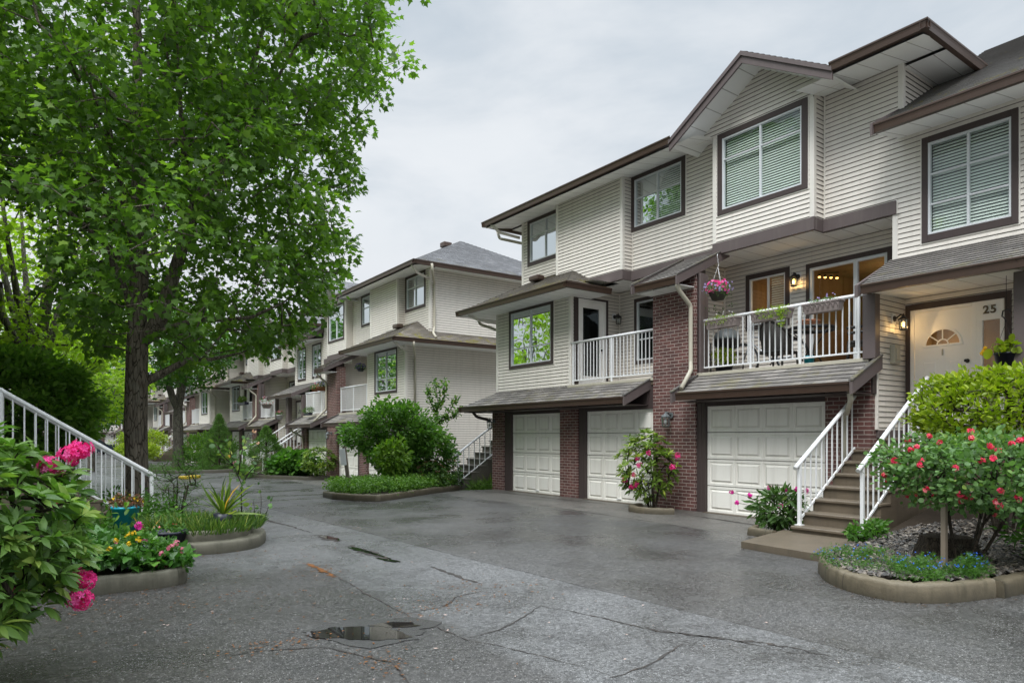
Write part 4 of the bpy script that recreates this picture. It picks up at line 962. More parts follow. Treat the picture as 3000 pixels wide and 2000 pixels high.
def leafmat(name, c0, c1, c2=None, trans=.45, rough=.5, spec=.35, tcol=None):
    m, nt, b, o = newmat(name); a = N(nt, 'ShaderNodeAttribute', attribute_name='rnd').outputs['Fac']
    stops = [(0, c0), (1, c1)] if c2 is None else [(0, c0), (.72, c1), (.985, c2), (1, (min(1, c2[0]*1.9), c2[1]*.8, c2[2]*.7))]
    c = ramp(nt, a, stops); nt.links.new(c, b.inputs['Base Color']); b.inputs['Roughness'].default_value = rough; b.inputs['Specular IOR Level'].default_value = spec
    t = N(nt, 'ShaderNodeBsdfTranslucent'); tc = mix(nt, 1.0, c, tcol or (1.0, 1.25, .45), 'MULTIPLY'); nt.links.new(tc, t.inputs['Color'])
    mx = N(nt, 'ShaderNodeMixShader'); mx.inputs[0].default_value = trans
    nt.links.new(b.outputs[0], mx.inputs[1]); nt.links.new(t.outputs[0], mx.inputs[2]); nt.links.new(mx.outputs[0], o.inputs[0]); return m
def barkmat(name, c0, c1, sc=1.0):
    m, nt, b, o = newmat(name); P = N(nt, 'ShaderNodeTexCoord').outputs['Object']
    mp = N(nt, 'ShaderNodeMapping'); mp.inputs['Scale'].default_value = (14*sc, 14*sc, 3.2*sc); nt.links.new(P, mp.inputs[0])
    n1 = noise(nt, mp.outputs[0], 1, 6, .7, .6); n2 = noise(nt, P, 2.2, 5, .7); v = N(nt, 'ShaderNodeTexVoronoi', feature='DISTANCE_TO_EDGE'); v.inputs['Scale'].default_value = 1.2; nt.links.new(mp.outputs[0], v.inputs['Vector'])
    c = mix(nt, maprange(nt, n1, .3, .7), c0, c1); c = mix(nt, math_(nt, 'MULTIPLY', maprange(nt, n2, .52, .68), .5), c, (.2, .2, .165)); c = mix(nt, maprange(nt, v.outputs['Distance'], .08, 0), c, tuple(x*.35 for x in c0))
    nt.links.new(c, b.inputs['Base Color']); b.inputs['Roughness'].default_value = .85; b.inputs['Specular IOR Level'].default_value = .15
    bump(nt, b, math_(nt, 'ADD', n1, v.outputs['Distance']), .9, .03); return m
bark = barkmat('maple_bark', (.075, .062, .048), (.26, .225, .18))
barkg = barkmat('grey_bark', (.07, .062, .052), (.2, .18, .15))
barkd = barkmat('dark_stem', (.022, .018, .014), (.07, .055, .04), 2)

class Skel:
    """greedy branch skeleton: every target is joined to the nearest node already there"""
    def __init__(s): s.p = []; s.par = []; s.w = []
    def add(s, p, par, w=0.): s.p.append(tuple(p)); s.par.append(par); s.w.append(w); return len(s.p)-1
    def line(s, pts, par=-1, w=0.): 
        ids = []
        for p in pts: par = s.add(p, par, w); ids.append(par)
        return ids
    def attach(s, T, order=None, sag=.08, step=.35, lift=.5):
        T = np.asarray(T, float); P = np.array(s.p); d = np.array([np.min(np.linalg.norm(P-t, axis=1)) for t in T])
        cap = len(s.p)+int(len(T)*(3+np.mean(d)/step*2))+8; buf = np.zeros((cap*2, 3)); n0 = len(s.p); buf[:n0] = P; n = n0
        for i in np.argsort(d):
            t = T[i]; A = buf[:n]; dd = np.linalg.norm(A-t, axis=1)+lift*np.maximum(0, A[:, 2]-t[2])
            j = int(np.argmin(dd)); a = buf[j].copy(); L = np.linalg.norm(t-a); k = max(1, int(L/step)); par = j
            for q in range(1, k+1):
                u = q/k; p = a+(t-a)*u; p[2] += sag*L*math.sin(PI*u)*.9; p += rng.normal(0, .02*L, 3)*(q < k)
                if n >= len(buf): buf = np.vstack([buf, np.zeros_like(buf)])
                buf[n] = p; n += 1; par = s.add(p, par)
            s.w[par] += 1
    def mesh(s, name, mat, parent, rmin=.004, rk=.006, power=.5, sides=6, trunk=None, smooth=True):
        n = len(s.p); acc = np.array(s.w, float)
        for i in range(n-1, -1, -1):
            if s.par[i] >= 0: acc[s.par[i]] += acc[i]
        r = rmin+rk*np.maximum(acc, 0)**power
        if trunk is not None:
            for i, rr in trunk.items(): r[i] = rr
        m = MB(); seen = [None]*n; kids = [[] for _ in range(n)]
        for i in range(n):
            if s.par[i] >= 0: kids[s.par[i]].append(i)
        for i in range(n):
            if s.par[i] < 0 or True:
                pass
        P = [Vector(p) for p in s.p]
        def ring(c, d, rr, k, bumpy=0.):
            ref = Vector((0, 0, 1)) if abs(d.z) < .85 else Vector((1, 0, 0)); a = (ref-d*ref.dot(d)).normalized(); b_ = d.cross(a)
            return [m.V(c+(a*math.cos(2*PI*q/k)+b_*math.sin(2*PI*q/k))*rr*(1+bumpy*math.sin(q*2.4+c.z*1.3)+bumpy*.6*math.sin(q*5.1-c.z*2.2))) for q in range(k)]
        # chains: follow the thickest child
        done = set(); starts = [(i, None) for i in range(n) if s.par[i] < 0]
        while starts:
            i, fr = starts.pop(); chain = [i]
            while kids[chain[-1]]:
                ks = sorted(kids[chain[-1]], key=lambda q: -r[q]); nx = ks[0]
                for o_ in ks[1:]: starts.append((o_, chain[-1]))
                chain.append(nx)
            pts = ([P[fr]] if fr is not None else [])+[P[c] for c in chain]
            rs = ([min(r[fr], r[chain[0]]*1.15)] if fr is not None else [])+[r[c] for c in chain]
            if len(pts) < 2: continue
            k = sides if rs[0] > .02 else 4
            if rs[0] > .1: k = 20
            prev = None
            for q in range(len(pts)):
                d = (pts[min(q+1, len(pts)-1)]-pts[max(q-1, 0)])
                d = d.normalized() if d.length > 1e-6 else Vector((0, 0, 1))
                R = ring(pts[q], d, rs[q] if q < len(pts)-1 else rs[q]*.5, k, .07 if rs[0] > .1 else 0)
                if prev:
                    for w in range(k): m.idf([prev[w], prev[(w+1) % k], R[(w+1) % k], R[w]], 0, None, smooth)
                prev = R
        return m.build(name, mat, parent)

def ell(n, c, r, shell=.0, zmin=None):
    """points in an ellipsoid, pushed outwards when shell > 0"""
    v = nrmz(rng.normal(0, 1, (n, 3))); rad = rng.random(n)**(1/3.0); rad = rad*(1-shell)+shell*(.75+.25*rng.random(n))
    p = v*rad[:, None]*np.array(r)+np.array(c)
    if zmin is not None: p[:, 2] = np.maximum(p[:, 2], zmin+rng.random(n)*.05)
    return p
def clumps(C, per, rad, size, droop=.0, outc=None, tpl='oval', sv=.3, vr=.5, sq=.7):
    """leaf arrays around clump centres"""
    C = np.asarray(C); n = len(C)*per; c = np.repeat(C, per, 0); off = nrmz(rng.normal(0, 1, (n, 3)))*(rng.random((n, 1))**.5)*rad; off[:, 2] *= sq
    d = off/rad+rng.normal(0, .45, (n, 3)); d[:, 2] -= droop
    if outc is not None: d += nrmz(c-np.asarray(outc))*.5
    S = size*(1+rng.uniform(-sv, sv, n)); cr = np.repeat(rng.random(len(C)), per)
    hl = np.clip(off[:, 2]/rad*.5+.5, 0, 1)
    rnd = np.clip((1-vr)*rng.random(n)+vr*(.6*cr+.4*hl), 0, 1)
    return c+off, d, S, rnd
def whorls(C, D_, per, size, spread=1.0, sv=.2):
    """rosettes of long leaves (rhododendron habit)"""
    C = np.asarray(C); n = len(C); ax = nrmz(np.asarray(D_)); out = ([], [], [], [])
    for i in range(n):
        a = ax[i]; u = nrmz(np.cross(a, [0.3, .2, 1.0])[None])[0]; v = np.cross(a, u); ph = rng.random()*6.28; cr = rng.random()
        for k in range(per):
            t = ph+2*PI*k/per*1.0+rng.normal(0, .15); e = spread*rng.uniform(.6, 1.25)
            d = a*(1-.55*e)+(u*math.cos(t)+v*math.sin(t))*e; out[0].append(C[i]+d*.01); out[1].append(d); out[2].append(size*rng.uniform(1-sv, 1+sv)); out[3].append(np.clip(cr*.6+.4*rng.random(), 0, 1))
    return [np.array(x) for x in out]
def truss(C, R_, n, fs):
    """domed heads of flowers"""
    P_, D_ = [], []
    for c in np.asarray(C):
        v = nrmz(rng.normal(0, 1, (n, 3))); P_.append(c+v*R_*rng.uniform(.35, 1, (n, 1))); D_.append(v)
    return np.vstack(P_), np.vstack(D_), fs*rng.uniform(.75, 1.2, n*len(C))
def flowers_each(name, P_, D_, S, mat, parent):
    for i in range(len(P_)): flowers(name, np.asarray(P_)[i:i+1], np.asarray(D_)[i:i+1], np.asarray(S)[i:i+1], mat, parent)
def flowers(name, P_, D_, S, mat, parent):
    """flower faces look along D_"""
    D_ = nrmz(np.asarray(D_)); t = nrmz(np.cross(D_, rng.normal(0, 1, D_.shape)))
    C = np.asarray(P_); n = len(C); tv, tf_ = TPL['flower']; tv = np.array(tv); k = len(tv); b_ = np.cross(D_, t)
    V = C[:, None, :]+np.asarray(S).reshape(-1, 1, 1)*(t[:, None]*tv[None, :, 0:1]+b_[:, None]*tv[None, :, 1:2]+D_[:, None]*tv[None, :, 2:3]); V = V.reshape(-1, 3)
    me = bpy.data.meshes.new(name); me.from_pydata(V.tolist(), [], [[i*k+j for j in f] for i in range(n) for f in tf_])
    at = me.attributes.new('rnd', 'FLOAT', 'POINT'); at.data.foreach_set('value', np.repeat(rng.random(n), k).astype(np.float32)); me.materials.append(mat)
    return link(name, me, parent)

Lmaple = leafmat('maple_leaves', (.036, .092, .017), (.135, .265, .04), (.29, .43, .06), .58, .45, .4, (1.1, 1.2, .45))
Lgreen = leafmat('green_leaves', (.028, .085, .016), (.09, .21, .032), (.18, .31, .04), .45)
Llime = leafmat('lime_leaves', (.19, .30, .03), (.37, .50, .045), (.52, .60, .08), .55)
Ldark = leafmat('dark_leaves', (.022, .058, .013), (.075, .155, .032), (.14, .22, .05), .35, .4, .45)
Lrhodo = leafmat('rhododendron_leaves', (.05, .12, .03), (.15, .27, .05), (.34, .44, .09), .35, .45, .4)
Lrhodoy = leafmat('light_rhododendron_leaves', (.05, .11, .018), (.18, .27, .035), (.40, .46, .06), .35, .45, .4)
Llaurel = leafmat('yellow_green_leaves', (.08, .14, .01), (.32, .41, .02), (.55, .56, .03), .4, .4, .4)
Lrose = leafmat('rose_leaves', (.05, .11, .04), (.14, .26, .08), (.28, .38, .08), .35)
Lconif = leafmat('conifer_foliage', (.035, .09, .02), (.10, .20, .04), (.20, .31, .06), .25, .7, .2)
Lgrass = leafmat('grass_blades', (.03, .08, .015), (.10, .19, .03), (.25, .30, .06), .35)
Livy = leafmat('ivy_leaves', (.022, .075, .016), (.075, .20, .032), (.19, .35, .06), .3, .3, .5)
Lred = leafmat('reddish_leaves', (.05, .05, .02), (.20, .09, .05), (.30, .12, .07), .3)
pink = leafmat('hot_pink_petals', (.72, .02, .20), (.88, .05, .34), (.92, .25, .55), .35, .5, .3, (1, .6, .8))
palepink = leafmat('pale_pink_petals', (.6, .14, .22), (.75, .3, .38), None, .3, .6, .2, (1, .8, .8))
magenta = leafmat('magenta_petals', (.6, .015, .28), (.82, .04, .46), None, .3, .5, .3, (1, .5, .8))
redp = leafmat('rose_red_petals', (.74, .02, .09), (.88, .07, .18), (.92, .4, .4), .3, .5, .3, (1, .6, .6))
yellowp = leafmat('yellow_petals', (.7, .42, .01), (.8, .55, .02), None, .3, .5, .3, (1, .9, .4))
bluep = leafmat('blue_petals', (.02, .10, .5), (.05, .2, .65), None, .2, .5, .3, (.6, .8, 1))
purplep = leafmat('purple_petals', (.10, .05, .38), (.2, .12, .55), None, .3, .5, .3, (.8, .7, 1))
whitepet = leafmat('white_petals', (.6, .58, .62), (.78, .78, .78), None, .3, .5, .3, (1, 1, 1))
lilacp = leafmat('lilac_petals', (.35, .28, .6), (.5, .42, .72), None, .3, .5, .3, (1, 1, 1))

# ------------------------------------------------------------------ trees
def heads(C, R_, n, fs, mat, parent, bias=None, name='flower_head'):
    for c in np.asarray(C):
        p, d, s_ = truss(np.array([c]), R_, n, fs)
        if bias is not None: d = d+np.array(bias)
        flowers(name, p, d, s_, mat, parent)
def fill_crown(fn, n, box):
    lo, hi = np.array(box[0]), np.array(box[1]); out = []
    while sum(map(len, out)) < n:
        q = lo+rng.random((n*2, 3))*(hi-lo); out.append(q[fn(q)])
    return np.vstack(out)[:n]
# the big maple
MX, MY = 1.80, 14.7
mt = thing('maple_tree', 'big maple with furrowed brown trunk filling the left half of the photo', 'tree', (MX, MY, -.05))
sk = Skel()
tr = sk.line([(0, 0, -.3), (0, 0, 0), (.0, .0, .5), (.01, 0, 1.1), (.0, 0, 1.8), (.02, 0, 2.5), (.03, 0, 3.1), (.04, .02, 3.8), (.06, .03, 4.6), (.03, .05, 5.5), (.06, .0, 6.5), (.02, .05, 7.6), (.05, .1, 8.8), (0, 0, 10.2), (.1, .1, 11.6)], -1)
trad = dict(zip(tr, [.34, .265, .215, .195, .188, .186, .19, .155, .16, .14, .12, .10, .08, .055, .03]))
RG = Vector((.8105, -.5857, 0)); FW = Vector((.5857, .8105, 0))   # right / away as seen from the drive
def limb(par, pts): return sk.line([tuple(RG*a+FW*f+Vector((0, 0, z))) for a, f, z in pts], par)
def lr(ids, r0, r1):
    for i, k in enumerate(ids): trad[k] = r0+(r1-r0)*i/max(1, len(ids)-1)
a = limb(tr[6], [(.28, .0, 3.45), (.5, .02, 3.9), (.66, .05, 4.5), (.85, .1, 5.2), (1.05, .15, 6.0), (1.45, .2, 6.8), (1.8, .3, 7.6), (2.1, .35, 8.8), (2.4, .4, 10.0)]); lr(a, .15, .03)
b_ = limb(a[2], [(.95, -.2, 5.0), (1.4, -.35, 5.8), (2.0, -.45, 6.7), (2.7, -.6, 7.7), (3.3, -.7, 8.6)]); lr(b_, .08, .025)
c = limb(a[0], [(.7, .0, 3.62), (1.2, -.1, 3.75), (1.75, -.2, 3.72), (2.3, -.3, 3.75), (2.9, -.35, 4.0), (3.4, -.4, 4.35)]); lr(c, .06, .018)
d = limb(tr[5], [(.35, .25, 2.75), (.75, .5, 3.05), (1.1, .8, 3.1), (1.6, 1.0, 3.25)]); lr(d, .075, .018)
e = limb(tr[7], [(-.25, .1, 4.3), (-.6, .2, 5.0), (-1.1, .3, 5.9), (-1.8, .3, 6.9), (-2.4, .4, 8.0)]); lr(e, .08, .02)
f_ = limb(tr[8], [(.2, -.5, 5.2), (.35, -1.1, 5.9), (.5, -1.8, 6.6), (.6, -2.6, 7.3)]); lr(f_, .07, .02)
g = limb(tr[8], [(-.3, -.6, 5.1), (-.8, -1.3, 5.7), (-1.4, -2.0, 6.3)]); lr(g, .06, .02)
h = limb(tr[9], [(.1, .8, 6.1), (.3, 1.7, 6.9), (.4, 2.6, 7.8)]); lr(h, .07, .02)
i_ = limb(a[4], [(1.3, -.8, 6.6), (1.6, -1.6, 7.4), (1.9, -2.3, 8.3)]); lr(i_, .05, .02)
for k in (9, 10, 11):
    for s_ in (0, 1): j = limb(tr[k], [(.5*(1 if s_ else -1)*(1+.3*(k-9)), .3*(-1)**k, 6.2+(k-9)*1.1), (1.4*(1 if s_ else -1), .5*(-1)**k, 7.0+(k-9)*1.1)]); lr(j, .05, .02)
def crown(q):
    x = q[:, 0]*RG.x+q[:, 1]*RG.y; f = q[:, 0]*FW.x+q[:, 1]*FW.y; z = q[:, 2]
    R_ = np.interp(z, [2.2, 2.8, 3.4, 4.2, 5.0, 6.0, 7.0, 8.2, 9.2, 10.5, 12.5], [.4, 1.7, 3.4, 4.25, 4.15, 4.0, 4.1, 4.8, 5.6, 4.6, 1.5])
    an = np.arctan2(f, x); wob_ = 1+.09*np.sin(an*5+z*1.7)+.07*np.sin(an*9-z*2.9)+.06*np.sin(z*5.1+an*2)
    rr = np.sqrt(x*x+f*f*1.12)
    lowleft = (x < -.9) & (z < 3.0)
    near = (f < -3.9)
    dd_ = f+13.0; ang = (x-7.2)/dd_                       # the low left side is pruned back from the house
    lim = np.interp(ang, [-.76, -.69, -.665, -.63, -.585, -.57, -.53, -.50, -.40, -.325, -.275, -.21], [.36, .34, .19, .13, .12, .19, .19, .10, .095, .13, .16, .20])
    low = (z-1.55) < lim*dd_
    q_ = (z-1.55)/dd_+.012*np.sin(z*9+f*5); right = ang > np.interp(q_, [.10, .16, .21, .29, .38, .41, .47, .54, .58, .64], [-.40, -.275, -.25, -.235, -.23, -.235, -.22, -.165, -.11, -.04])
    bare = (np.abs(x+.05) < .3) & (f < -.3) & (rng.random(len(x)) < .6)
    return (rr < R_*wob_) & (rr > R_*.22) & ~near & ~lowleft & ~low & ~bare & ~right
T = fill_crown(crown, 2300, ((-6.5, -6.5, 2.2), (6.5, 6.5, 12.5)))
# thin the crown in irregular pockets so that sky shows through
pk = rng.uniform((-5, -5, 3.5), (5, 5, 10), (70, 3)); dm = np.min(np.linalg.norm(T[:, None]-pk[None], axis=2), axis=1); T = T[(dm > .75) | (rng.random(len(T)) < .22)]
sk.attach(T, sag=.10, step=.4, lift=.6)
sk.mesh('trunk', bark, mt, .0035, .0036, .5, 6, trad)
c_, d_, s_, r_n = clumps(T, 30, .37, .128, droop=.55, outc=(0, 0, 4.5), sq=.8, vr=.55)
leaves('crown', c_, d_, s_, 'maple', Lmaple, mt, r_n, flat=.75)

def tree(name, label, cat, loc, height, cr, cz, nt_, per, lsize, mat, bk, tr_r=.12, lean=(0, 0), shell=.35, group=None, tpl='oval', clr=.4, trunk_h=None, forks=5, seedv=0, dr=.2):
    t = thing(name, label, cat, loc, 0, group); s = Skel(); th = trunk_h or height*.35
    ids = s.line([(0, 0, -.3)]+[(lean[0]*u*u, lean[1]*u*u, th*u) for u in (0, .33, .66, 1)]); rad = dict(zip(ids, [tr_r*1.35, tr_r*1.15, tr_r, tr_r*.93, tr_r*.9]))
    top = Vector((lean[0], lean[1], th))
    for k in range(forks):
        a = 2*PI*k/forks+rng.uniform(-.4, .4); r = cr[0]*rng.uniform(.35, .6)*(.25 if k == 0 else 1)
        pts = [tuple(top+Vector((math.cos(a)*r*u**.8, math.sin(a)*r*u**.8, (height*.92-th)*u*rng.uniform(.85, 1)))) for u in (.15, .35, .6, .85)]
        ii = s.line(pts, ids[-1]); 
        for q, i in enumerate(ii): rad[i] = tr_r*(.55-.13*q)
    T = ell(nt_, (lean[0], lean[1], cz), cr, shell); T = T[T[:, 2] > th*.8]
    s.attach(T, sag=.06, step=.5); s.mesh('trunk', bk, t, .004, .005, .5, 5, rad)
    a_ = clumps(T, per, clr, lsize, droop=dr, outc=(lean[0], lean[1], cz-cr[2]*.5)); leaves('crown', a_[0], a_[1], a_[2], tpl, mat, t, a_[3]); return t
# slim street tree in front of the third row
tree('street_tree', 'slim forked tree with grey trunk in the grass bed beside the second row', 'tree', (7.35, 42.6, -.1), 9.5, (3.2, 3.2, 2.6), 6.6, 330, 26, .17, Lgreen, barkg, .27, group=None, tpl='maple', trunk_h=3.0, forks=5)
# yellow-green trees behind on the left
tree('street_tree', 'pale trunked tree with bright yellow-green leaves behind the dark shrub at far left', 'tree', (.35, 22.5, -.2), 10.5, (3.6, 3.3, 3.9), 6.8, 420, 26, .15, Llime, barkg, .19, trunk_h=3.4, forks=7, tpl='maple')
tree('street_tree', 'small lime-leaved tree between the dark shrub and the maple trunk', 'tree', (1.6, 29.0, -.35), 6.2, (2.6, 2.4, 2.1), 4.2, 240, 22, .16, Llime, barkg, .11, trunk_h=1.6, forks=6, tpl='maple')
for i, (x, y, h, r, mm, lb) in enumerate([(-4.6, 26, 12.5, 4.0, Llime, 'tall lime-green tree at the left edge behind the pale trunked one'), (-6.5, 15.5, 12.5, 3.8, Llime, 'tall leafy tree beside the townhouse at the left edge'), (3.1, 42, 8.5, 3.0, Lgreen, 'mid green round headed tree just left of the maple trunk beyond the lime one'), (-3.5, 34, 13, 4.5, Llime, 'tall yellow-green tree rising behind the lime trees at the left edge'),
      (5.2, 70, 8, 3.2, Lgreen, 'small green tree by the parked cars at the far end of the road'), (-1.5, 52, 12, 5, Llime, 'broad light green tree far down the left side of the road'), (4.7, 84, 9, 4, Lgreen, 'distant green tree above the parked cars'), (10, 128, 15, 8, Ldark, 'dark tree behind the farthest building, right'), (-4, 126, 16, 8, Lgreen, 'green tree behind the farthest building, left')]):
    tree('street_tree', lb, 'tree', (x, y, gz(x, y)), h, (r, r, h*.33), h*.62, 210, 24, .22+.05*(i > 2), mm, barkg, .17, trunk_h=h*.3, forks=5, clr=.5+.2*(i > 2))
# unseen side of the road: trees whose reflection the windows show
for (x, y, lb) in ((-4.2, 3.5, 'leafy street tree left of the camera, mirrored in the windows'), (-5.5, -5.0, 'leafy street tree behind the camera, mirrored in the nearest windows')):
    tree('street_tree', lb, 'tree', (x, y, 0), 9.5, (3.2, 3.2, 3.2), 6, 300, 22, .17, Lgreen, barkg, .18, trunk_h=2.6)
# ------------------------------------------------------------------ shrubs and flowers
def shrub(name, label, cat, loc, cl, rad, n, per, lsize, mat, tpl='oval', clr=.12, shell=.6, stems=5, droop=.1, group=None, zmin=.03, stemmat=None, flat=.6, sq=.8, gaps=.0, rk=.0028, lobes=None):
    t = thing(name, label, cat, loc, 0, group); T = ell(n, cl, rad, shell, zmin) if not lobes else np.vstack([ell(n//len(lobes), c_, r_, shell, zmin) for c_, r_ in lobes])
    an = np.arctan2(T[:, 1]-cl[1], T[:, 0]-cl[0]); k = 1+.13*np.sin(an*4+T[:, 2]*6)+.1*np.sin(an*7-T[:, 2]*9); T[:, :2] = (T[:, :2]-np.array(cl[:2]))*k[:, None]+np.array(cl[:2])
    if gaps:
        pk = T[rng.integers(0, len(T), 8)]; dm = np.min(np.linalg.norm(T[:, None]-pk[None], axis=2), axis=1); T = T[dm > gaps]
    s = Skel()
    for i in range(stems):
        a = 2*PI*i/stems; s.line([(math.cos(a)*.05, math.sin(a)*.05, -.1), (math.cos(a)*.07, math.sin(a)*.07, .02), (cl[0]*.5+math.cos(a)*rad[0]*.25, cl[1]*.5+math.sin(a)*rad[1]*.25, cl[2]*.5), (cl[0]+math.cos(a)*rad[0]*.4, cl[1]+math.sin(a)*rad[1]*.4, cl[2])])
    s.attach(T, sag=.05, step=.12); s.mesh('stems', stemmat or barkd, t, .0025, rk, .5, 5)
    a_ = clumps(T, per, clr, lsize, droop, outc=cl, sq=sq); leaves('foliage', a_[0], a_[1], a_[2], tpl, mat, t, a_[3], flat=flat); t['T'] = 0; del t['T']
    return t, T
def rhodo(name, label, loc, cl, rad, n, per, lsize, mat, hds, group=None, hr=.07, nf=16, fs=.045, fm=None, extra=None, shell=.55):
    t = thing(name, label, 'shrub', loc, 0, group); T = ell(n, cl, rad, shell, .12)
    if extra is not None: T = np.vstack([T, extra])
    s = Skel()
    for i in range(4):
        a = 2*PI*i/4+.4; s.line([(math.cos(a)*.04, math.sin(a)*.04, -.1), (math.cos(a)*.08, math.sin(a)*.08, .05), (cl[0]*.4+math.cos(a)*rad[0]*.3, cl[1]*.4+math.sin(a)*rad[1]*.3, cl[2]*.6)])
    s.attach(T, sag=.03, step=.12); s.mesh('stems', barkd, t, .003, .0035, .5, 5)
    D_ = nrmz(T-np.array(cl)*np.array([1, 1, .55]))+np.array([0, 0, .5])
    w = whorls(T, D_, per, lsize, 1.0); w[1][:, 2] -= .12; leaves('foliage', w[0], w[1], w[2], 'lance', mat, t, w[3], flat=.85)
    if hds is not None and len(hds): heads(hds, hr, nf, fs, fm or pink, t)
    return t
Lfresh = leafmat('fresh_shrub_leaves', (.04, .11, .02), (.13, .27, .04), (.26, .40, .06), .45)
Lmid = leafmat('mid_green_leaves', (.07, .16, .03), (.19, .34, .06), (.32, .46, .09), .5)
# rhododendron in the left foreground
ex = []
hd = [(.47, .1, 1.20), (.28, .05, 1.10), (.62, -.25, .28), (.58, -.3, .18), (.05, -.5, .62), (-.25, -.9, .40), (.2, -.5, .48), (-.1, .3, 1.1), (.32, .1, .97), (-.2, -.4, .98)]
L5 = (-.40, 5.05, .0)
rh = rhodo('rhododendron', 'large glossy rhododendron with hot pink heads in the left foreground', L5, (-.0, .1, .90), (.80, .74, .74), 560, 10, .118, Lrhodo, None, shell=.45)

HP = np.array([(.27, 5.25, 1.37), (.33, 5.3, 1.41), (.16, 5.2, 1.30), (.33, 5.05, .60), (.31, 5.0, .49)])-np.array(L5)
heads(HP, .078, 55, .040, pink, rh)
HP2 = np.array([(-.30, 4.7, .70), (-.12, 4.75, .64), (-.42, 4.3, .45), (.0, 4.9, .62), (.2, 5.1, 1.15), (.18, 5.2, 1.08), (-.55, 5.0, 1.3)])-np.array(L5)
heads(HP2, .035, 14, .034, pink, rh, name='flower_bud')
# ivy and ground cover on the left bed
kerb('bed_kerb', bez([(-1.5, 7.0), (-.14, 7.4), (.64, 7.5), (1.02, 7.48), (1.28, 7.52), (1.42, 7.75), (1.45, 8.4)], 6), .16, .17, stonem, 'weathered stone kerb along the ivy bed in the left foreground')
bed('ivy_bed', [(-3, 7.0), (-.14, 7.5), (.64, 7.62), (1.3, 7.62), (1.4, 8.2), (1.5, 10), (1.6, 12), (-3, 12)], lambda x, y, i: .13+.02*i, soil)
def cover(name, label, fn, n, per, size, mat, tpl, clr, box, sq=.5, zf=None, droop=0, flat=.7, cat='ground cover', kind='stuff'):
    q = fill_crown(fn, n, box)
    if zf: q[:, 2] += zf(q[:, 0], q[:, 1])
    a_ = clumps(q, per, clr, size, droop, sq=sq); o = leaves(name, a_[0], a_[1], a_[2], tpl, mat, None, a_[3], flat=flat); return tag(o, label, cat, kind=kind)
def mound(x, y): return .12+.28*np.exp(-((x-.55)**2/.5+(y-8.3)**2/.8))
cover('ivy_ground_cover', 'glossy green ivy spreading over the bed behind the stone kerb', lambda q: (q[:, 1] > 7.55+.02*q[:, 0]) & (q[:, 0] < 1.42) & (((q[:, 0]-1.56)**2+(q[:, 1]-9.5)**2) > .2) & (((q[:, 0]-1.2)**2+(q[:, 1]-10.5)**2) > .16), 1500, 9, .085, Livy, 'ivy', .1, ((-1.6, 7.5, 0), (1.42, 11.0, .1)), zf=mound, sq=.7)
cover('tall_weeds', 'leafy green weeds between the railing foot and the maple trunk', lambda q: q[:, 0] > 0, 170, 12, .09, Lgreen, 'oval', .16, ((.5, 10.2, .1), (1.9, 14.0, .5)), sq=1)
# bedding flowers at the kerb corner
fb = thing('flower_patch', 'mixed yellow, lilac and pink bedding flowers at the kerb corner', 'flowers', (.98, 7.85, .22))
T = ell(120, (0, 0, .08), (.42, .25, .16), .4, .0); a_ = clumps(T, 9, .06, .05, .0); leaves('foliage', a_[0], a_[1], a_[2], 'oval', Lgreen, fb, a_[3])
for nm, mt_, cs, fs_ in (('yellow_flowers', yellowp, [(-.1, -.2, .22), (-.02, -.2, .26), (-.28, -.2, .18), (-.2, -.05, .25), (-.1, -.05, .28), (-.25, -.1, .12), (-.15, -.12, .15), (-.05, 0, .3), (-.3, -.05, .08), (-.12, -.15, .1)], .027), ('lilac_flowers', lilacp, [(-.2, -.18, .05), (-.18, -.15, .1), (-.1, -.15, .0), (.45, 0, .1), (.05, -.1, .18), (0, 0, .22)], .022),
                        ('pink_flowers', palepink, [(.25, -.25, .16), (.32, -.22, .2), (.38, -.2, .12), (.18, -.26, .1), (.2, -.15, .1), (.3, -.15, .05), (.15, -.18, .0), (.3, -.1, .15), (.22, -.2, -.02), (.35, -.15, 0), (-.2, 0, .2), (.1, -.15, .04)], .03), ('magenta_flowers', magenta, [(.02, .1, .36), (.04, .1, .34), (.06, 0, .2)], .045)):
    heads(cs, .03, 6, fs_, mt_, fb, (-.2, -.6, .4), nm[:-1])
def pot(name, label, loc, r0, r1, h, mat, fol=None, fl=None, ph=.2, group=None, rim=.012, per=10, ls=.05, n=40, ftpl='oval', fr=None, nf=30, fs=.03, cat='flower pot'):
    t = thing(name, label, cat, loc, 0, group); m = MB(); m.lathe([(.0, 0), (r0, 0), (r1, h-.03), (r1+rim, h-.03), (r1+rim, h), (r1-.008, h), (r1-.012, h-.04), (0, h-.045)], (0, 0, 0), 24); m.build('pot', mat, t)
    if fol:
        T = ell(n, (0, 0, h+ph*.45), (r1*(fr or 1.25), r1*(fr or 1.25), ph*.6), .4, h-.03); a_ = clumps(T, per, .06, ls, .1); leaves('foliage', a_[0], a_[1], a_[2], ftpl, fol, t, a_[3])
    if fl:
        for k, (mt_, z) in enumerate(fl if isinstance(fl, list) else [(fl, h+ph*.5)]):
            v = nrmz(rng.normal(0, 1, (nf, 3))); v[:, 2] = np.abs(v[:, 2])*.9-.15; p = v*np.array([r1*(fr or 1.25)*1.05, r1*(fr or 1.25)*1.05, ph*.75])+np.array([0, 0, z]); flowers_each('flower', p, v+np.array([0, -.3, .2]), fs*rng.uniform(.7, 1.2, nf), mt_, t)
    return t
teal = plain('teal_plastic', (.02, .38, .5), .35); blackpl = plain('black_plastic', (.015, .017, .03), .35); terra = weathered('terracotta', (.26, .10, .05), .7); greypl = weathered('grey_planter_plastic', (.24, .20, .19), .5, .06, .2); whitepl = plain('white_pot', (.6, .6, .6), .5)
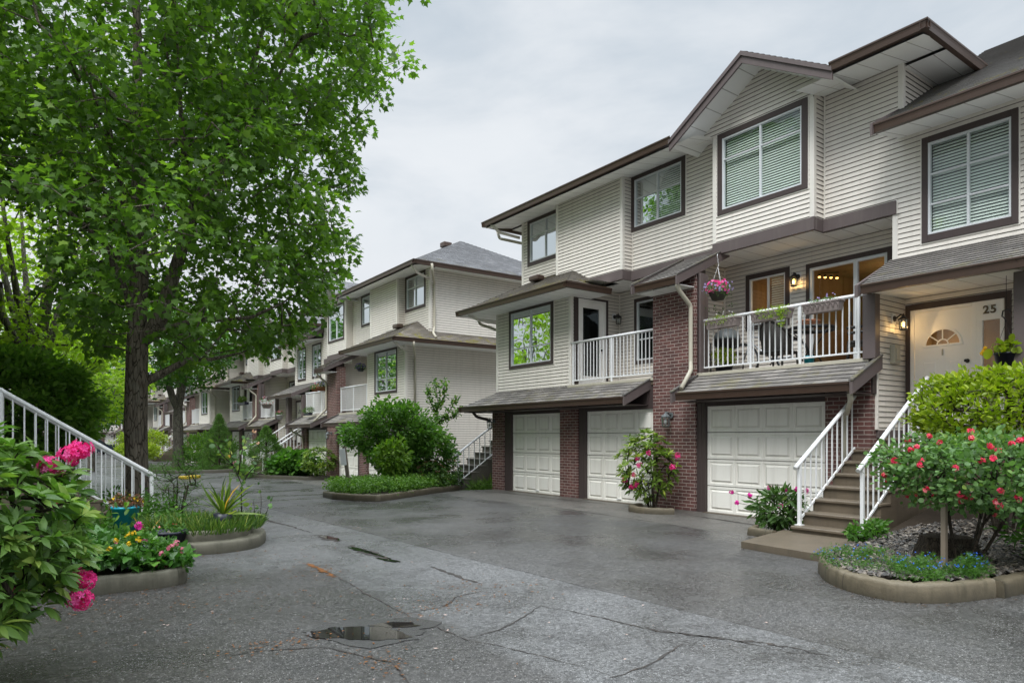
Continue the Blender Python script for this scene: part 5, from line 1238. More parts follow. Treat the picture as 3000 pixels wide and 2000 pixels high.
pot('flower_pot', 'bright blue plastic pot behind the foreground railing', (1.2, 10.8, .15), .13, .17, .38, teal, Lred, yellowp, .15, nf=10, fs=.03)
pot('flower_pot', 'black bowl-shaped pot beside the stone-edged grass bed', (1.56, 9.65, .05), .15, .21, .24, blackpl, Lgreen, redp, .07, nf=3, n=14, fs=.03)
# stone-edged grass bed
cx, cy = 2.08, 10.2
gb = [(cx+.85*math.cos(t)*(1+.08*math.sin(3*t)), cy+.95*math.sin(t)) for t in [PI*1.12+i*2*PI/26 for i in range(26)]]
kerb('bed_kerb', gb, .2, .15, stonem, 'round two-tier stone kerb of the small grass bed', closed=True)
kerb('kerb_stones', [(cx+(x-cx)*.78, cy+(y-cy)*.78, .27) for x, y in gb], .1, .27, stonem, 'pale stones on top of the round kerb of the grass bed', closed=True)
bed('grass_bed', [(cx+(x-cx)*.75, cy+(y-cy)*.75) for x, y in gb], lambda x, y, i: .22+.02*i, soil)
def inr(q, r): return ((q[:, 0]-cx)/.85)**2+((q[:, 1]-cy)/.95)**2 < r*r
g_ = fill_crown(lambda q: inr(q, .9) & (((q[:, 0]-1.56)**2+(q[:, 1]-9.65)**2) > .09), 2600, ((cx-1, cy-1, .22), (cx+1, cy+1, .25))); dd = rng.normal(0, .35, (len(g_), 3)); dd[:, 2] = 1; dd[:, :2] += (g_[:, :2]-np.array([cx, cy]))*.7
tag(leaves('grass', g_, dd, rng.uniform(.10, .24, len(g_)), 'blade', Lgrass, None, None, flat=.3), 'long green grass filling the round stone bed', 'grass', kind='stuff')
yu = thing('yucca', 'spiky sword-leaved plant in a dark pot in the round grass bed', 'plant', (2.28, 9.95, .3)); n_ = 34
dd = nrmz(rng.normal(0, .42, (n_, 3))+np.array([0, 0, .85])); leaves('leaves', np.zeros((n_, 3))+np.array([0, 0, .12]), dd, rng.uniform(.4, .62, n_), 'blade', Lrhodoy, yu, None, .1)
m = MB(); m.lathe([(0, -.05), (.10, -.05), (.13, .14), (.11, .14), (.1, .1), (0, .1)], (0, 0, 0), 16); m.build('pot', blackpl, yu)
# leggy rose in that bed
def stalky(name, label, loc, pts, leafn, size, mat, tpl='round', fl=None, stemr=.008, cat='plant'):
    t = thing(name, label, cat, loc); m = MB(); C_, D_ = [], []
    for q in pts:
        m.tube([q[0], *[tuple(np.array(q[i])) for i in range(1, len(q))]], [stemr*(1-.6*i/(len(q)-1)) for i in range(len(q))], 6)
        for i in range(1, len(q)):
            a_, b_ = np.array(q[i-1]), np.array(q[i])
            for k in range(leafn): u = rng.random(); C_.append(a_+(b_-a_)*u+rng.normal(0, .05, 3)); D_.append(rng.normal(0, 1, 3)+np.array([0, 0, .2]))
    m.build('stems', barkd, t); leaves('foliage', C_, D_, size*rng.uniform(.7, 1.2, len(C_)), tpl, mat, t)
    if fl: p, d, s_ = truss(np.array(fl[0]), fl[2], fl[3], fl[4]); flowers('flowers', p, d, s_, fl[1], t)
    return t
stalky('rose_sapling', 'thin leggy rose with a pale peach bloom rising from the round grass bed', (2.62, 10.3, .25), [[(0, 0, 0), (-.01, 0, .35), (0, .02, .55), (-.12, .05, .85), (-.2, .0, 1.25)], [(0, .02, .55), (.1, 0, .72), (.22, 0, .85)], [(-.05, .02, .7), (.02, .1, 1.0), (.1, .05, 1.3)], [(-.1, .03, .8), (-.28, 0, 1.0), (-.36, .05, 1.15)]], 9, .075, Lrose, 'round', ([(.17, 0, 1.32), (.22, .0, 1.15)], leafmat('peach_petals', (.6, .3, .2), (.75, .5, .4), None, .3), .02, 6, .035), .011)
stalky('rose_sapling', 'short twiggy rose beside the sword-leaved plant in the round bed', (2.75, 9.9, .25), [[(0, 0, 0), (.03, 0, .3), (.02, 0, .5)], [(.05, 0, 0), (.13, 0, .25), (.2, 0, .4)], [(-.04, 0, 0), (-.08, 0, .35)]], 4, .06, Lrose, 'round', None, .006)
# feathery shrub by the railing post
shrub('feathery_shrub', 'wispy dark green shrub with bare black stems right of the railing foot', 'shrub', (1.95, 11.6, 0), (0.05, 0, .74), (.36, .40, .60), 170, 16, .045, Lgreen, 'needle', .10, .35, 7, rk=.0018, gaps=.08)
# dark shrub on the left
shrub('dark_shrub', 'big dark green rounded shrub behind the foreground railing', 'shrub', (.02, 17.0, -.1), (-.05, 0, 2.15), (1.45, 1.2, 1.25), 620, 26, .13, Lmid, 'oval', .24, .62, 7)
PH = [(-0.42, -0.3, 1.13), (-0.42, 0.0, 1.02), (-0.42, -0.05, 0.88), (-0.42, 0.12, 0.67), (-0.42, 0.35, 0.57), (-0.42, 0.03, 0.49), (-0.42, 0.16, 0.44), (-0.42, -1.01, 1.09), (-0.42, -0.9, 0.87)]
# rhododendron at the brick pillar
kerb('planter_ring', [(10.4+.62*math.cos(t), 9.35+.62*math.sin(t)) for t in [-PI*.62-i*PI*.9/12 for i in range(13)][::-1]], .14, .12, kerbm, 'half-round concrete planter ring at the foot of the brick pillar')
rhodo('rhododendron', 'rhododendron with light green leaves and pink heads at the brick pillar', (10.35, 9.5, .05), (-.05, .1, .88), (.54, .68, .72), 135, 9, .14, Lrhodoy, np.array(PH), hr=.06, nf=26, fs=.042, shell=.5)
# peony left of the steps
t, T = shrub('peony', 'peony with dark leaves and magenta blooms beside the foot of the steps', 'plant', (9.55, 6.15, .08), (0, 0, .30), (.38, .42, .26), 90, 9, .13, Ldark, 'lance', .1, .4, 5)
heads(np.array([(-.15, -.12, .36), (-.25, .35, .5), (-.1, .8, .5), (-.2, .62, .35), (0, -.3, .62), (0, -.1, .6), (-.1, .1, .62), (0, -.45, .6)]), .036, 18, .038, magenta, t)
m = MB()
for q in [(-.1, .8, .5), (-.2, .62, .35)]: m.tube([(0, .1, .2), (q[0]*.6, q[1]*.6, q[2]*.9), q], .004, 5)
m.build('stalks', barkd, t)
# yellow-green hedge and rose on the right bed
shrub('clipped_hedge', 'yellow-green clipped evergreen hedge in front of the entry door', 'hedge', (9.6, 3.15, .1), (0, -.1, 1.72), (.75, 1.25, .52), 620, 15, .07, Llaurel, 'oval', .1, .5, 8, droop=-.3)
rs, T = shrub('rose_bush', 'spreading rose bush with red blooms above the gravel bed', 'shrub', (7.93, 2.98, .1), (.1, -.1, 1.03), (.75, 1.02, .42), 520, 13, .05, Lrose, 'round', .12, .4, 5, droop=0, flat=.75, rk=.0013)
hp = ell(95, (.1, -.1, 1.05), (.80, 1.05, .44), .95); hp = hp[hp[:, 0] < .2]; heads(hp, .025, 8, .04, redp, rs, name='rose_bloom')
m = MB(); m.box((-.028, -.022, -.1), (.028, .022, .72)); sp = m.build('post', None or weathered('stake_wood', (.2, .165, .125), .7), None); sp.name = 'support_stake'; sp.location = (7.62, 3.05, .1); tag(sp, 'pale wooden stake standing under the rose bush', 'stake')
shrub('green_shrub', 'low grassy greenery behind the rose bush at the right edge', 'plant', (8.7, 2.1, .25), (0, 0, .25), (.7, .7, .32), 160, 12, .12, Lgreen, 'lance', .14, .3, 4)
shrub('green_shrub', 'bright leafy clump between the steps and the tree stump', 'plant', (8.9, 4.45, .15), (0, 0, .10), (.5, .22, .12), 70, 10, .07, Lgreen, 'oval', .08, .3, 3)
# stump
m = MB(); n_ = 26; prof = []
R = [[m.V((r*(1+.09*math.sin(k*3*2*PI/n_)+.06*math.sin(k*7*2*PI/n_))*math.cos(2*PI*k/n_), r*(1+.09*math.sin(k*3*2*PI/n_)+.06*math.sin(k*7*2*PI/n_))*math.sin(2*PI*k/n_), z)) for k in range(n_)] for r, z in ((.34, -.1), (.30, .05), (.26, .15), (.25, .2), (.12, .205), (.01, .2))]
for i in range(5):
    for k in range(n_): m.idf([R[i][k], R[i][(k+1) % n_], R[i+1][(k+1) % n_], R[i+1][k]])
st_ = m.build('tree_stump', barkd); st_.location = (8.3, 3.3, .2); tag(st_, 'weathered cut tree stump in the gravel bed', 'tree stump')
# gravel and blue ground cover
def gravel(name, label, fn, n, box, s0, s1, mat, zf):
    q = fill_crown(fn, n, box); m = MB(); r = random.Random(3)
    base = [(1, 0, 0), (.3, .8, .1), (-.7, .6, -.1), (-.9, -.4, .1), (.1, -.9, 0), (0, 0, .5), (.2, .1, -.4)]
    fs = [(0, 1, 5), (1, 2, 5), (2, 3, 5), (3, 4, 5), (4, 0, 5)]
    for p in q:
        s = r.uniform(s0, s1); a = r.uniform(0, 6.28); ca, sa = math.cos(a), math.sin(a); sq = r.uniform(.5, .9); z = zf(p[0], p[1])+r.uniform(-.2, .5)*s
        tx, ty = r.uniform(-.4, .4), r.uniform(-.4, .4)
        ids = [m.V((p[0]+s*(x*ca-y*sq*sa), p[1]+s*(x*sa+y*sq*ca), z+s*(zz+x*tx+y*ty))) for x, y, zz in base[:6]]
        for f in fs: m.idf([ids[k] for k in f])
    return tag(m.build(name, mat), label, 'gravel', kind='stuff')
gm, nt, b, o = newmat('mixed_gravel'); ri = N(nt, 'ShaderNodeNewGeometry').outputs['Random Per Island']
nt.links.new(ramp(nt, ri, [(0, (.022, .02, .018)), (.5, (.065, .056, .048)), (.85, (.14, .115, .09)), (1, (.30, .26, .22))]), b.inputs['Base Color']); b.inputs['Roughness'].default_value = .5
gravel('gravel', 'mixed river pebbles covering the right-hand bed', lambda q: (((q[:, 0]-8.4)/1.75)**2+((q[:, 1]-3.35)/.98)**2 < 1) & (q[:, 1] > 2.72-.2*(q[:, 0]-7)), 8500, ((6.6, 2.2, 0), (10.2, 4.35, 0)), .018, .042, gm, lambda x, y: .17+max(0, x-8.5)*.16)
for lb, c0, r0 in (('mat of blue starry flowers at the tip of the kerbed bed', (7.05, 3.6), (.42, .5)), ('patch of blue flowers under the rose bush near the kerb', (7.0, 2.98), (.34, .22)), ('second blue-flowered patch at the low right end of the bed', (7.4, 2.72), (.32, .12))):
    t = thing('blue_lobelia', lb, 'flowers', (c0[0], c0[1], .17), 0, 'blue-flowered mats in the gravel bed'); T = ell(90, (0, 0, .04), (r0[0], r0[1], .14), .2, .0)
    a_ = clumps(T, 22, .07, .04, 0); leaves('foliage', a_[0], a_[1], a_[2], 'needle', Lgreen, t, a_[3])
    q = ell(70, (0, 0, .09), (r0[0], r0[1], .14), .7, .08); flowers('flowers', q, rng.normal(0, .5, q.shape)+np.array([-.3, -.2, 1]), np.full(len(q), .014), bluep, t)
# ------------------------------------------------------------------ island
isl = [(5.97+.1, 15.75), (6.3, 14.9), (6.68, 14.45), (7.3, 14.75), (8.9, 15.82), (10.1, 16.55), (10.75, 17.3), (10.4, 18.6), (9.0, 19.3), (7.2, 18.2), (6.3, 17.0)]
kerb('island_kerb', isl, .17, .15, kerbm, 'low concrete kerb of the planted island before the second row', closed=True)
bed('island_soil', [(8.3+(x-8.3)*.92, 16.8+(y-16.8)*.92) for x, y in isl], lambda x, y, i: gz(x, y)+.12, soil)
from mathutils.geometry import intersect_point_tri_2d
def inpoly(q, poly):
    x, y = q[:, 0], q[:, 1]; ins = np.zeros(len(q), bool); j = len(poly)-1
    for i in range(len(poly)):
        xi, yi = poly[i]; xj, yj = poly[j]
        c = ((yi > y) != (yj > y)) & (x < (xj-xi)*(y-yi)/(yj-yi+1e-12)+xi); ins ^= c; j = i
    return ins
isl2 = [(8.3+(x-8.3)*.95, 16.8+(y-16.8)*.95) for x, y in isl]
cover('cotoneaster_cover', 'dense low green ground cover filling the kerbed island', lambda q: inpoly(q, isl2) & ~(((q[:, 0]-6.9)**2+(q[:, 1]-14.95)**2) < .09), 1700, 16, .055, leafmat('fresh_green_leaves', (.045, .12, .02), (.15, .29, .04), (.28, .42, .06), .35), 'small', .16, ((5.9, 14.3, .14), (10.8, 19.3, .46)), sq=.6, zf=lambda x, y: np.array([gz(a, b_) for a, b_ in zip(x, y)]))
shrub('flowering_shrub', 'large dense green shrub standing on the island', 'shrub', (8.55, 17.5, -.1), (-.1, 0, 1.62), (1.12, 1.2, 1.0), 400, 24, .12, Lfresh, 'oval', .24, .35, 8, droop=.1, gaps=.22, lobes=[((-.62, .42, 1.65), (.6, .6, .5)), ((-.2, .1, 2.05), (.6, .6, .55)), ((.35, -.3, 1.95), (.6, .6, .6)), ((.75, -.5, 1.5), (.45, .5, .5)), ((-.1, 0, 1.15), (.75, .75, .5)), ((.2, 0, .7), (.5, .5, .45))])
shrub('leafy_shrub', 'lower part-shaded green shrub on the right flank of the big island shrub', 'shrub', (9.75, 17.6, -.1), (0, 0, 1.0), (.75, .75, .8), 190, 20, .10, Lgreen, 'oval', .18, .5, 5)
shrub('leafy_shrub', 'bright sprout of young leaves low in front of the island shrub', 'shrub', (7.95, 16.4, 0), (0, 0, .95), (.38, .38, .5), 60, 16, .13, leafmat('young_leaves', (.06, .15, .02), (.18, .30, .03), (.3, .40, .05), .4), 'oval', .14, .4, 4)
t = stalky('tall_sapling', 'airy sapling with upright shoots rising right of the big island shrub', (9.75, 18.0, -.1), [[(0, 0, 0), (.2, 0, 1.3), (.4, -.1, 2.0), (.45, -.1, 2.6), (.35, -.1, 3.3)], [(.35, -.05, 1.9), (.75, -.2, 2.3), (1.0, -.3, 2.8)], [(.42, -.1, 2.2), (.2, 0, 2.7), (.15, 0, 3.1)], [(.4, -.1, 2.0), (.9, -.2, 2.2), (1.15, -.3, 2.45)], [(.4, -.1, 2.4), (.6, -.2, 2.8), (.62, -.2, 3.25)]], 75, .11, Lfresh, 'oval', None, .02, 'shrub')
for i, (x, y, rr, lb) in enumerate(((9.9, 16.75, .42, 'bronze-leaved andromeda at the foot of the side stairs'), (9.2, 16.5, .45, 'bronze and green andromeda under the right side of the island shrub'))):
    t = rhodo('pieris_shrub', lb, (x, y, -.05), (0, 0, .45), (rr, rr, .38), 70, 9, .10, Ldark, None); q = ell(26, (0, 0, .5), (rr, rr, .4), .9, .2); 
    for qq in q: w = whorls(qq[None], nrmz(qq[None])+np.array([0, 0, .6]), 7, .07); leaves('new_growth', w[0], w[1], w[2], 'lance', Lred, t, w[3])
cover('weeds', 'long grass and weeds between the side stairs and the brick corner', lambda q: q[:, 0] > 0, 120, 16, .3, Lgrass, 'blade', .2, ((10.6, 16.3, -.15), (11.6, 16.85, .05)), sq=.5, flat=.2)
m = MB(); m.box((-.04, -.03, -.2), (.04, .03, 1.25)); m.box((-.13, -.04, .78), (.03, -.031, 1.2), 1, .004)
sg = m.build('sign_post', [wood, whitep]); sg.location = (6.75, 16.3, 0); sg.rotation_euler = (.0, -.13, -.9); tag(sg, 'leaning wooden stake carrying a small blank board left of the island shrub', 'sign')
# ------------------------------------------------------------------ plants before the second row
def atB2(lx, ly): return row_xy(B2, lx, ly)
def cone(name, label, x, y, h, r, group):
    t = thing(name, label, 'conifer', (x, y, gz(x, y)-.02), 0, group); n = 520; z = rng.random(n)**1.25; a = rng.random(n)*6.28
    rr = r*(1-z**1.35)*(.86+.14*np.sin(z*19+a*3))*(1+.10*np.sin(a*5)); rr = np.maximum(rr, .02)
    T = np.stack([rr*np.cos(a), rr*np.sin(a), .05+z*h*.97], 1)
    s = Skel(); ids = s.line([(0, 0, -.1), (0, 0, .2), (0, 0, h*.5), (0, 0, h*.9)]); s.attach(T[::4], sag=-.05, step=.3); s.mesh('trunk', barkd, t, .004, .005)
    Tl = np.vstack([T, T*np.array([.8, .8, 1])]); a_ = clumps(Tl, 26, .13, .065, -.4, outc=(0, 0, h*.3), sq=.9, vr=.6); leaves('foliage', a_[0], a_[1], a_[2], 'needle', Lconif, t, a_[3], flat=.3); return t
x, y = atB2(-1.9, 9.6); cone('dwarf_conifer', 'shorter fat clipped conifer at the foot of the second row steps', x, y, 2.2, 1.45, 'cone conifers')
x, y = atB2(-2.3, 17.0); cone('dwarf_conifer', 'taller narrow clipped conifer beyond the second row steps', x, y, 3.0, 1.25, 'cone conifers')
x, y = atB2(-1.1, 8.2); shrub('hydrangea', 'low broad-leaved green bush right of the clipped conifer', 'shrub', (x, y, -.3), (0, 0, .6), (.95, .95, .55), 170, 14, .16, Lgreen, 'round', .2, .5, 5)
x, y = atB2(-.65, 6.3); rhodo('rhododendron', 'light green rhododendron without flowers at the second row brick pillar', (x, y, -.3), (0, 0, .8), (.75, .75, .6), 130, 10, .15, Lrhodoy, None)
x, y = atB2(-1.9, 17.8+1.4); shrub('dark_shrub', 'wide dark green laurel beyond the taller conifer', 'shrub', (x, y+2.6, -.35), (0, 0, 1.1), (1.6, 1.6, .85), 260, 20, .15, Lmid, 'oval', .3, .6, 6)
for (x, y, w, lb) in ((6.4, 51, 1.6, 'low clipped yellow-green hedge beyond the slim tree'), (7.3, 56, 2.2, 'taller yellow-green hedge behind the clipped one')):
    shrub('clipped_hedge', lb, 'hedge', (x, y, -.4), (0, 0, .9+.7*(w > 2)), (w*.8, w*.8, .6+.2*(w > 2)), 200, 22, .13, Llaurel, 'oval', .25, .7, 5)
cover('verge_grass', 'patchy grass round the foot of the slim tree', lambda q: (((q[:, 0]-7.5)/2.3)**2+((q[:, 1]-41)/4)**2 < 1), 900, 9, .12, Lgrass, 'blade', .3, ((5, 37, -.3), (10, 45, -.25)), sq=.4, flat=.2)
kerb('verge_kerb', bez([(9.6, 36.2), (8.0, 36.0), (6.2, 36.6), (5.3, 38.5), (5.2, 42), (5.8, 45)], 5), .18, .17, kerbm, 'low kerb round the grass at the slim tree')
x0, y0 = atB2(-.9, 7.2); x1, y1 = atB2(-2.1, 10.2)
kerb('bed_kerb', [(x0+.6, y0-1.2), (x0-.3, y0-.9), (x1-.4, y1-1.1), (x1-.6, y1+.2), (x1, y1+.4)], .15, .15, kerbm, 'kerb below the clipped conifer of the second row')
bed('conifer_bed', [(x0+1.2, y0-1.2), (x0-.3, y0-.8), (x1-.3, y1-1.0), (x1-.5, y1+.2), (x1+1.6, y1+.5)], lambda x, y, i: gz(x, y)+.1, soil)
m = MB(); m.box((-.45, -.2, 0), (.45, .2, .12), 0, .02); w_ = m.build('wheel_stop', plain('yellow_paint', (.55, .36, .02), .6)); w_.location = (5.9, 31.6, gz(5.9, 31.6)); w_.rotation_euler = (0, 0, .7); tag(w_, 'yellow painted wheel stop lying on the far pavement', 'wheel stop')
# balcony flowers of the second row
bx, by = atB2(-.05, 5.9)
def basket(name, label, loc, r, flm, n, fs, potm, fol=Lgreen, hang=.5, trail=0, group=None, lsz=.04):
    t = thing(name, label, 'hanging basket', loc, 0, group); m = MB(); m.lathe([(0, -r*.75), (r*.6, -r*.72), (r*.9, -.02), (r, 0), (r*.95, .0), (r*.8, -.03), (0, -.04)], (0, 0, 0), 20); m.build('pot', potm, t)
    T = ell(50, (0, 0, r*.35), (r*1.35, r*1.35, r*.75), .4); 
    if trail: T = np.vstack([T, np.stack([r*1.5*np.cos(q := rng.random(trail)*6.28), r*1.5*np.sin(q), -rng.random(trail)*r*2.0], 1)])
    a_ = clumps(T, 9, r*.35, lsz, .2); leaves('foliage', a_[0], a_[1], a_[2], 'oval', fol, t, a_[3])
    for k, mt_ in enumerate(flm):
        q = ell(n, (0, 0, r*.55), (r*1.3, r*1.3, r*.9), .85); flowers_each('flower', q, nrmz(q)+np.array([-.4, -.5, .1]), fs*rng.uniform(.7, 1.2, n), mt_, t)
    if hang:
        m = MB()
        for k in range(3): a = 2*PI*k/3; m.tube([(r*.95*math.cos(a), r*.95*math.sin(a), 0), (0, 0, hang)], .003, 4)
        m.tube([(0, 0, hang), (.02, 0, hang+.03), (.02, 0, hang+.07), (0, 0, hang+.1), (0, 0, hang+.16), (-.02, 0, hang+.19), (-.02, 0, hang+.22), (0, 0, hang+.25)], .005, 6); m.build('hanger', whitep, t)
    return t
GB = ('basket')
x, y = atB2(.12, 3.45); basket('flower_basket', 'purple petunia basket on the balcony corner of the second row', (x-.15, y, 4.1), .16, [purplep], 60, .05, blackpl, hang=.3)
x, y = atB2(-.15, 7.35); basket('flower_basket', 'white and lilac trailing basket beside the second row pillar', (x, y, 3.62), .24, [whitepet, lilacp], 60, .035, terra, hang=0)
x, y = atB2(-.15, 8.3); basket('flower_basket', 'red geranium pot hanging on the second row balcony rail', (x, y, 3.6), .18, [redp], 16, .06, terra, hang=.6)
x, y = atB2(-.25, 8.9); t = thing('railing_planter', 'mounded green plant on the edge of the second row garage roof', 'planter', (x, y, 2.55)); T = ell(80, (0, 0, .1), (.22, .5, .16), .5); a_ = clumps(T, 14, .08, .05, 0); leaves('foliage', a_[0], a_[1], a_[2], 'needle', Lconif, t, a_[3]); m = MB(); m.box((-.08, -.3, -.12), (.08, .3, .0)); m.build('planter_box', blackpl, t)
x, y = atB2(-.15, 25.5-9.6); basket('flower_basket', 'pink and white flower basket on the farther second row balcony', (x, y, 3.2), .3, [whitepet, palepink], 50, .05, greypl, hang=0)
x, y = atB2(-.2, 25.5-12.1); pot('flower_pot', 'white pot of pink flowers at the top of the far second row steps', (x, y, 2.35), .12, .16, .22, whitepl, Lgreen, palepink, .2, n=20, nf=22, fs=.05)
x, y = atB2(-.1, 25.5-4.3); t = thing('railing_planter', 'dark planter box of dry bronze foliage on the far balcony rail', 'planter', (x, y, 3.5)); m = MB(); m.box((-.12, -.9, -.15), (.12, .9, 0), 0, .01); m.build('planter_box', blackpl, t); T = ell(60, (0, .2, .2), (.2, .5, .2), .4); a_ = clumps(T, 12, .1, .07); leaves('foliage', a_[0], a_[1], a_[2], 'oval', Lrhodoy, t, a_[3])
x, y = atB2(-2.0, 14.6); pot('flower_pot', 'grey bowl of magenta flowers at the foot of the far second row steps', (x+.1, y, -.2), .18, .26, .22, greypl, Lgreen, magenta, .25, nf=26, fs=.05)
# ------------------------------------------------------------------ balcony of the nearest row
DZ = 2.72
t = basket('flower_basket', 'hanging basket of hot pink and lilac flowers over the near balcony', (11.0, 8.4, 4.28), .19, [pink], 70, .055, weathered('moss_basket', (.05, .045, .035), .9, .3), hang=.5, trail=7, lsz=.035)
q = ell(46, (0, 0, .1), (.30, .34, .14), .9); flowers_each('flower', q, nrmz(q)+np.array([-.4, -.5, .1]), np.full(46, .036), lilacp, t)
def rail_planter(label, y, w, fol, fm, z=3.76):
    t = thing('railing_planter', label, 'planter', (11.06, y, z), 0, 'planters hooked on the near balcony railing'); m = MB()
    a, b_ = w/2, w/2-.03
    m.prism([(-.11, -a, 0), (.05, -a, 0), (.03, -b_, -.16), (-.09, -b_, -.16)], (0, .0, 0)) if 0 else None
    P8 = [(-.12, -a, 0), (.05, -a, 0), (.05, a, 0), (-.12, a, 0), (-.10, -b_, -.17), (.03, -b_, -.17), (.03, b_, -.17), (-.10, b_, -.17)]
    I = [m.V(p) for p in P8]
    for f in ((0, 1, 2, 3), (7, 6, 5, 4), (0, 4, 5, 1), (1, 5, 6, 2), (2, 6, 7, 3), (3, 7, 4, 0)): m.idf([I[k] for k in f])
    m.box((-.13, -a-.01, -.025), (.06, a+.01, .004), 0, .004)
    for k in range(7):
        yy = -b_+.03+(2*b_-.06)*k/6; m.tube([(-.122+.0, yy-.035, -.13), (-.124, yy-.03, -.06), (-.126, yy, -.035), (-.124, yy+.03, -.06), (-.122, yy+.035, -.13)], .005, 5)
    m.build('planter_box', greypl, t)
    T = ell(26, (-.03, 0, .04), (.07, a*.9, .04), .2); T2 = fol[1]
    if T2 is not None: T = np.vstack([T, T2])
    a_ = clumps(T, 9, .045, .028, .2); leaves('foliage', a_[0], a_[1], a_[2], 'oval', fol[0], t, a_[3])
    if fm: q = ell(9, (0, 0, .1), (.08, a*.7, .06), .7); flowers_each('flower', q, rng.normal(0, .4, q.shape)+np.array([-.6, -.4, .4]), np.full(9, .028), fm, t)
tr_ = lambda n, a0, a1, dz: np.stack([np.full(n, -.13)+rng.normal(0, .015, n), rng.uniform(a0, a1, n), -rng.random(n)*dz], 1)
rail_planter('leftmost rail planter, with pansies and lime trailing leaves', 8.3, .72, (Llime, tr_(10, -.2, .35, .1)), whitepet)
rail_planter('middle rail planter, spilling yellow-green creeping foliage', 7.25, .78, (Llime, np.vstack([tr_(46, -.38, .25, .12), tr_(20, -.32, -.2, .3)])), None)
rail_planter('rightmost rail planter, with sparse small lilac flowers', 6.28, .66, (Lrose, None), lilacp)
wick, nt, b, o = newmat('dark_wicker'); P = pos(nt); w1 = N(nt, 'ShaderNodeTexWave', wave_type='BANDS', bands_direction='DIAGONAL'); w1.inputs['Scale'].default_value = 22; nt.links.new(P, w1.inputs['Vector'])
mp = N(nt, 'ShaderNodeMapping'); mp.inputs['Scale'].default_value = (-1, -1, 1); nt.links.new(P, mp.inputs[0]); w2 = N(nt, 'ShaderNodeTexWave', wave_type='BANDS', bands_direction='DIAGONAL'); w2.inputs['Scale'].default_value = 22; nt.links.new(mp.outputs[0], w2.inputs['Vector'])
ww = math_(nt, 'MAXIMUM', w1.outputs['Fac'], w2.outputs['Fac']); nt.links.new(mix(nt, maprange(nt, ww, .5, .9), (.006, .005, .005), (.05, .045, .04)), b.inputs['Base Color']); b.inputs['Roughness'].default_value = .5; bump(nt, b, ww, .8, .006)
def wicker(label, loc, rz):
    t = thing('wicker_chair', label, 'chair', loc, rz); m = MB(); m.box((-.27, -.26, .34), (.27, .26, .40), 0, .02); m.build('seat', wick, t)
    m = MB(); pr = None
    for i in range(15):
        a = PI*(.0+i/14); x, y_ = .30*math.cos(a), .27*math.sin(a); h = .62+.34*math.sin(a)**1.5
        qq = ((x*.95, y_*.95, .36), (x*1.08, y_*1.15, h))
        if pr: m.face([pr[0], qq[0], qq[1], pr[1]], 0, None, True)
        pr = qq
    m.build('backrest', wick, t); m = MB()
    m.tube([(.30*1.08*math.cos(PI*i/14), .27*1.15*math.sin(PI*i/14), .62+.34*math.sin(PI*i/14)**1.5) for i in range(15)]+[(-.33, -.27, .6)], .025, 8); m.tube([(.32, 0, .62), (.33, -.27, .6)], .025, 8); m.build('arm_roll', wick, t)
    for x, y_ in ((-.25, -.24), (.25, -.24), (-.25, .24), (.25, .24)): m = MB(); m.tube([(x, y_, .36), (x*1.05, y_*1.08, 0)], .02, 8); m.build('leg', wick, t)
wicker('dark wicker armchair behind the railing left of the round table', (11.75, 7.6, DZ), PI*.5)
wicker('dark wicker armchair in the right corner of the near balcony', (11.75, 5.95, DZ), -PI*.85)
t = thing('round_table', 'round glass-topped metal table on the near balcony', 'table', (11.75, 6.9, DZ)); m = MB(); m.lathe([(.40, .70), (.42, .71), (.42, .755), (.40, .765), (.385, .755), (.385, .71), (.40, .70)], (0, 0, 0), 32); m.build('rim', metalk, t)
m = MB(); m.lathe([(0, .745), (.386, .745)], (0, 0, 0), 32); m.build('glass_top', glasswarm, t)
for k in range(3): a = 2*PI*k/3+.3; m = MB(); m.tube([(.36*math.cos(a), .36*math.sin(a), .7), (.12*math.cos(a), .12*math.sin(a), .45), (.08*math.cos(a), .08*math.sin(a), .3), (.3*math.cos(a), .3*math.sin(a), .0)], .012, 8); m.build('leg', metalk, t)
pot('woven_basket', 'terracotta coloured round basket standing on the balcony table', (11.8, 7.0, DZ+.755), .13, .19, .15, terra, cat='basket')
pot('flower_pot', 'lime green leafy pot plant behind the left end of the near railing', (11.45, 8.6, DZ), .13, .17, .2, blackpl, Llaurel, None, .35, n=70, ls=.05, fr=1.3)
pot('watering_can', 'green plastic pot on the floor under the balcony table', (11.4, 6.75, DZ), .07, .09, .2, teal, cat='pot')
# bicycle
rub = plain('tyre_rubber', (.02, .02, .02), .7); alu = plain('frame_silver', (.4, .42, .45), .35, .6)
bk = thing('bicycle', 'silver bicycle leaning against the balcony wall behind the railing', 'bicycle', (12.2, 8.1, DZ), PI/2); bk.rotation_euler = (math.radians(-6), 0, PI/2+.1)
for x in (-.52, .52):
    m = MB(); m.tube([(x+.33*math.cos(a), 0, .34+.33*math.sin(a)) for a in [2*PI*i/32 for i in range(33)]], .02, 8, 0, False); W = m.build('wheel', rub, bk)
    m = MB(); m.tube([(x+.305*math.cos(a), 0, .34+.305*math.sin(a)) for a in [2*PI*i/32 for i in range(33)]], .009, 6, 0, False)
    for k in range(14): a = 2*PI*k/14; m.tube([(x, 0, .34), (x+.3*math.cos(a), 0, .34+.3*math.sin(a))], .0012, 3)
    m.build('rim', alu, W)
m = MB()
for q in (((-.52, .34), (-.12, .3)), ((-.12, .3), (-.22, .82)), ((-.52, .34), (-.2, .72)), ((-.2, .72), (.33, .80)), ((-.12, .3), (.35, .70)), ((.31, .92), (.36, .66)), ((.36, .66), (.52, .34))): m.tube([(q[0][0], 0, q[0][1]), (q[1][0], 0, q[1][1])], .017, 8)
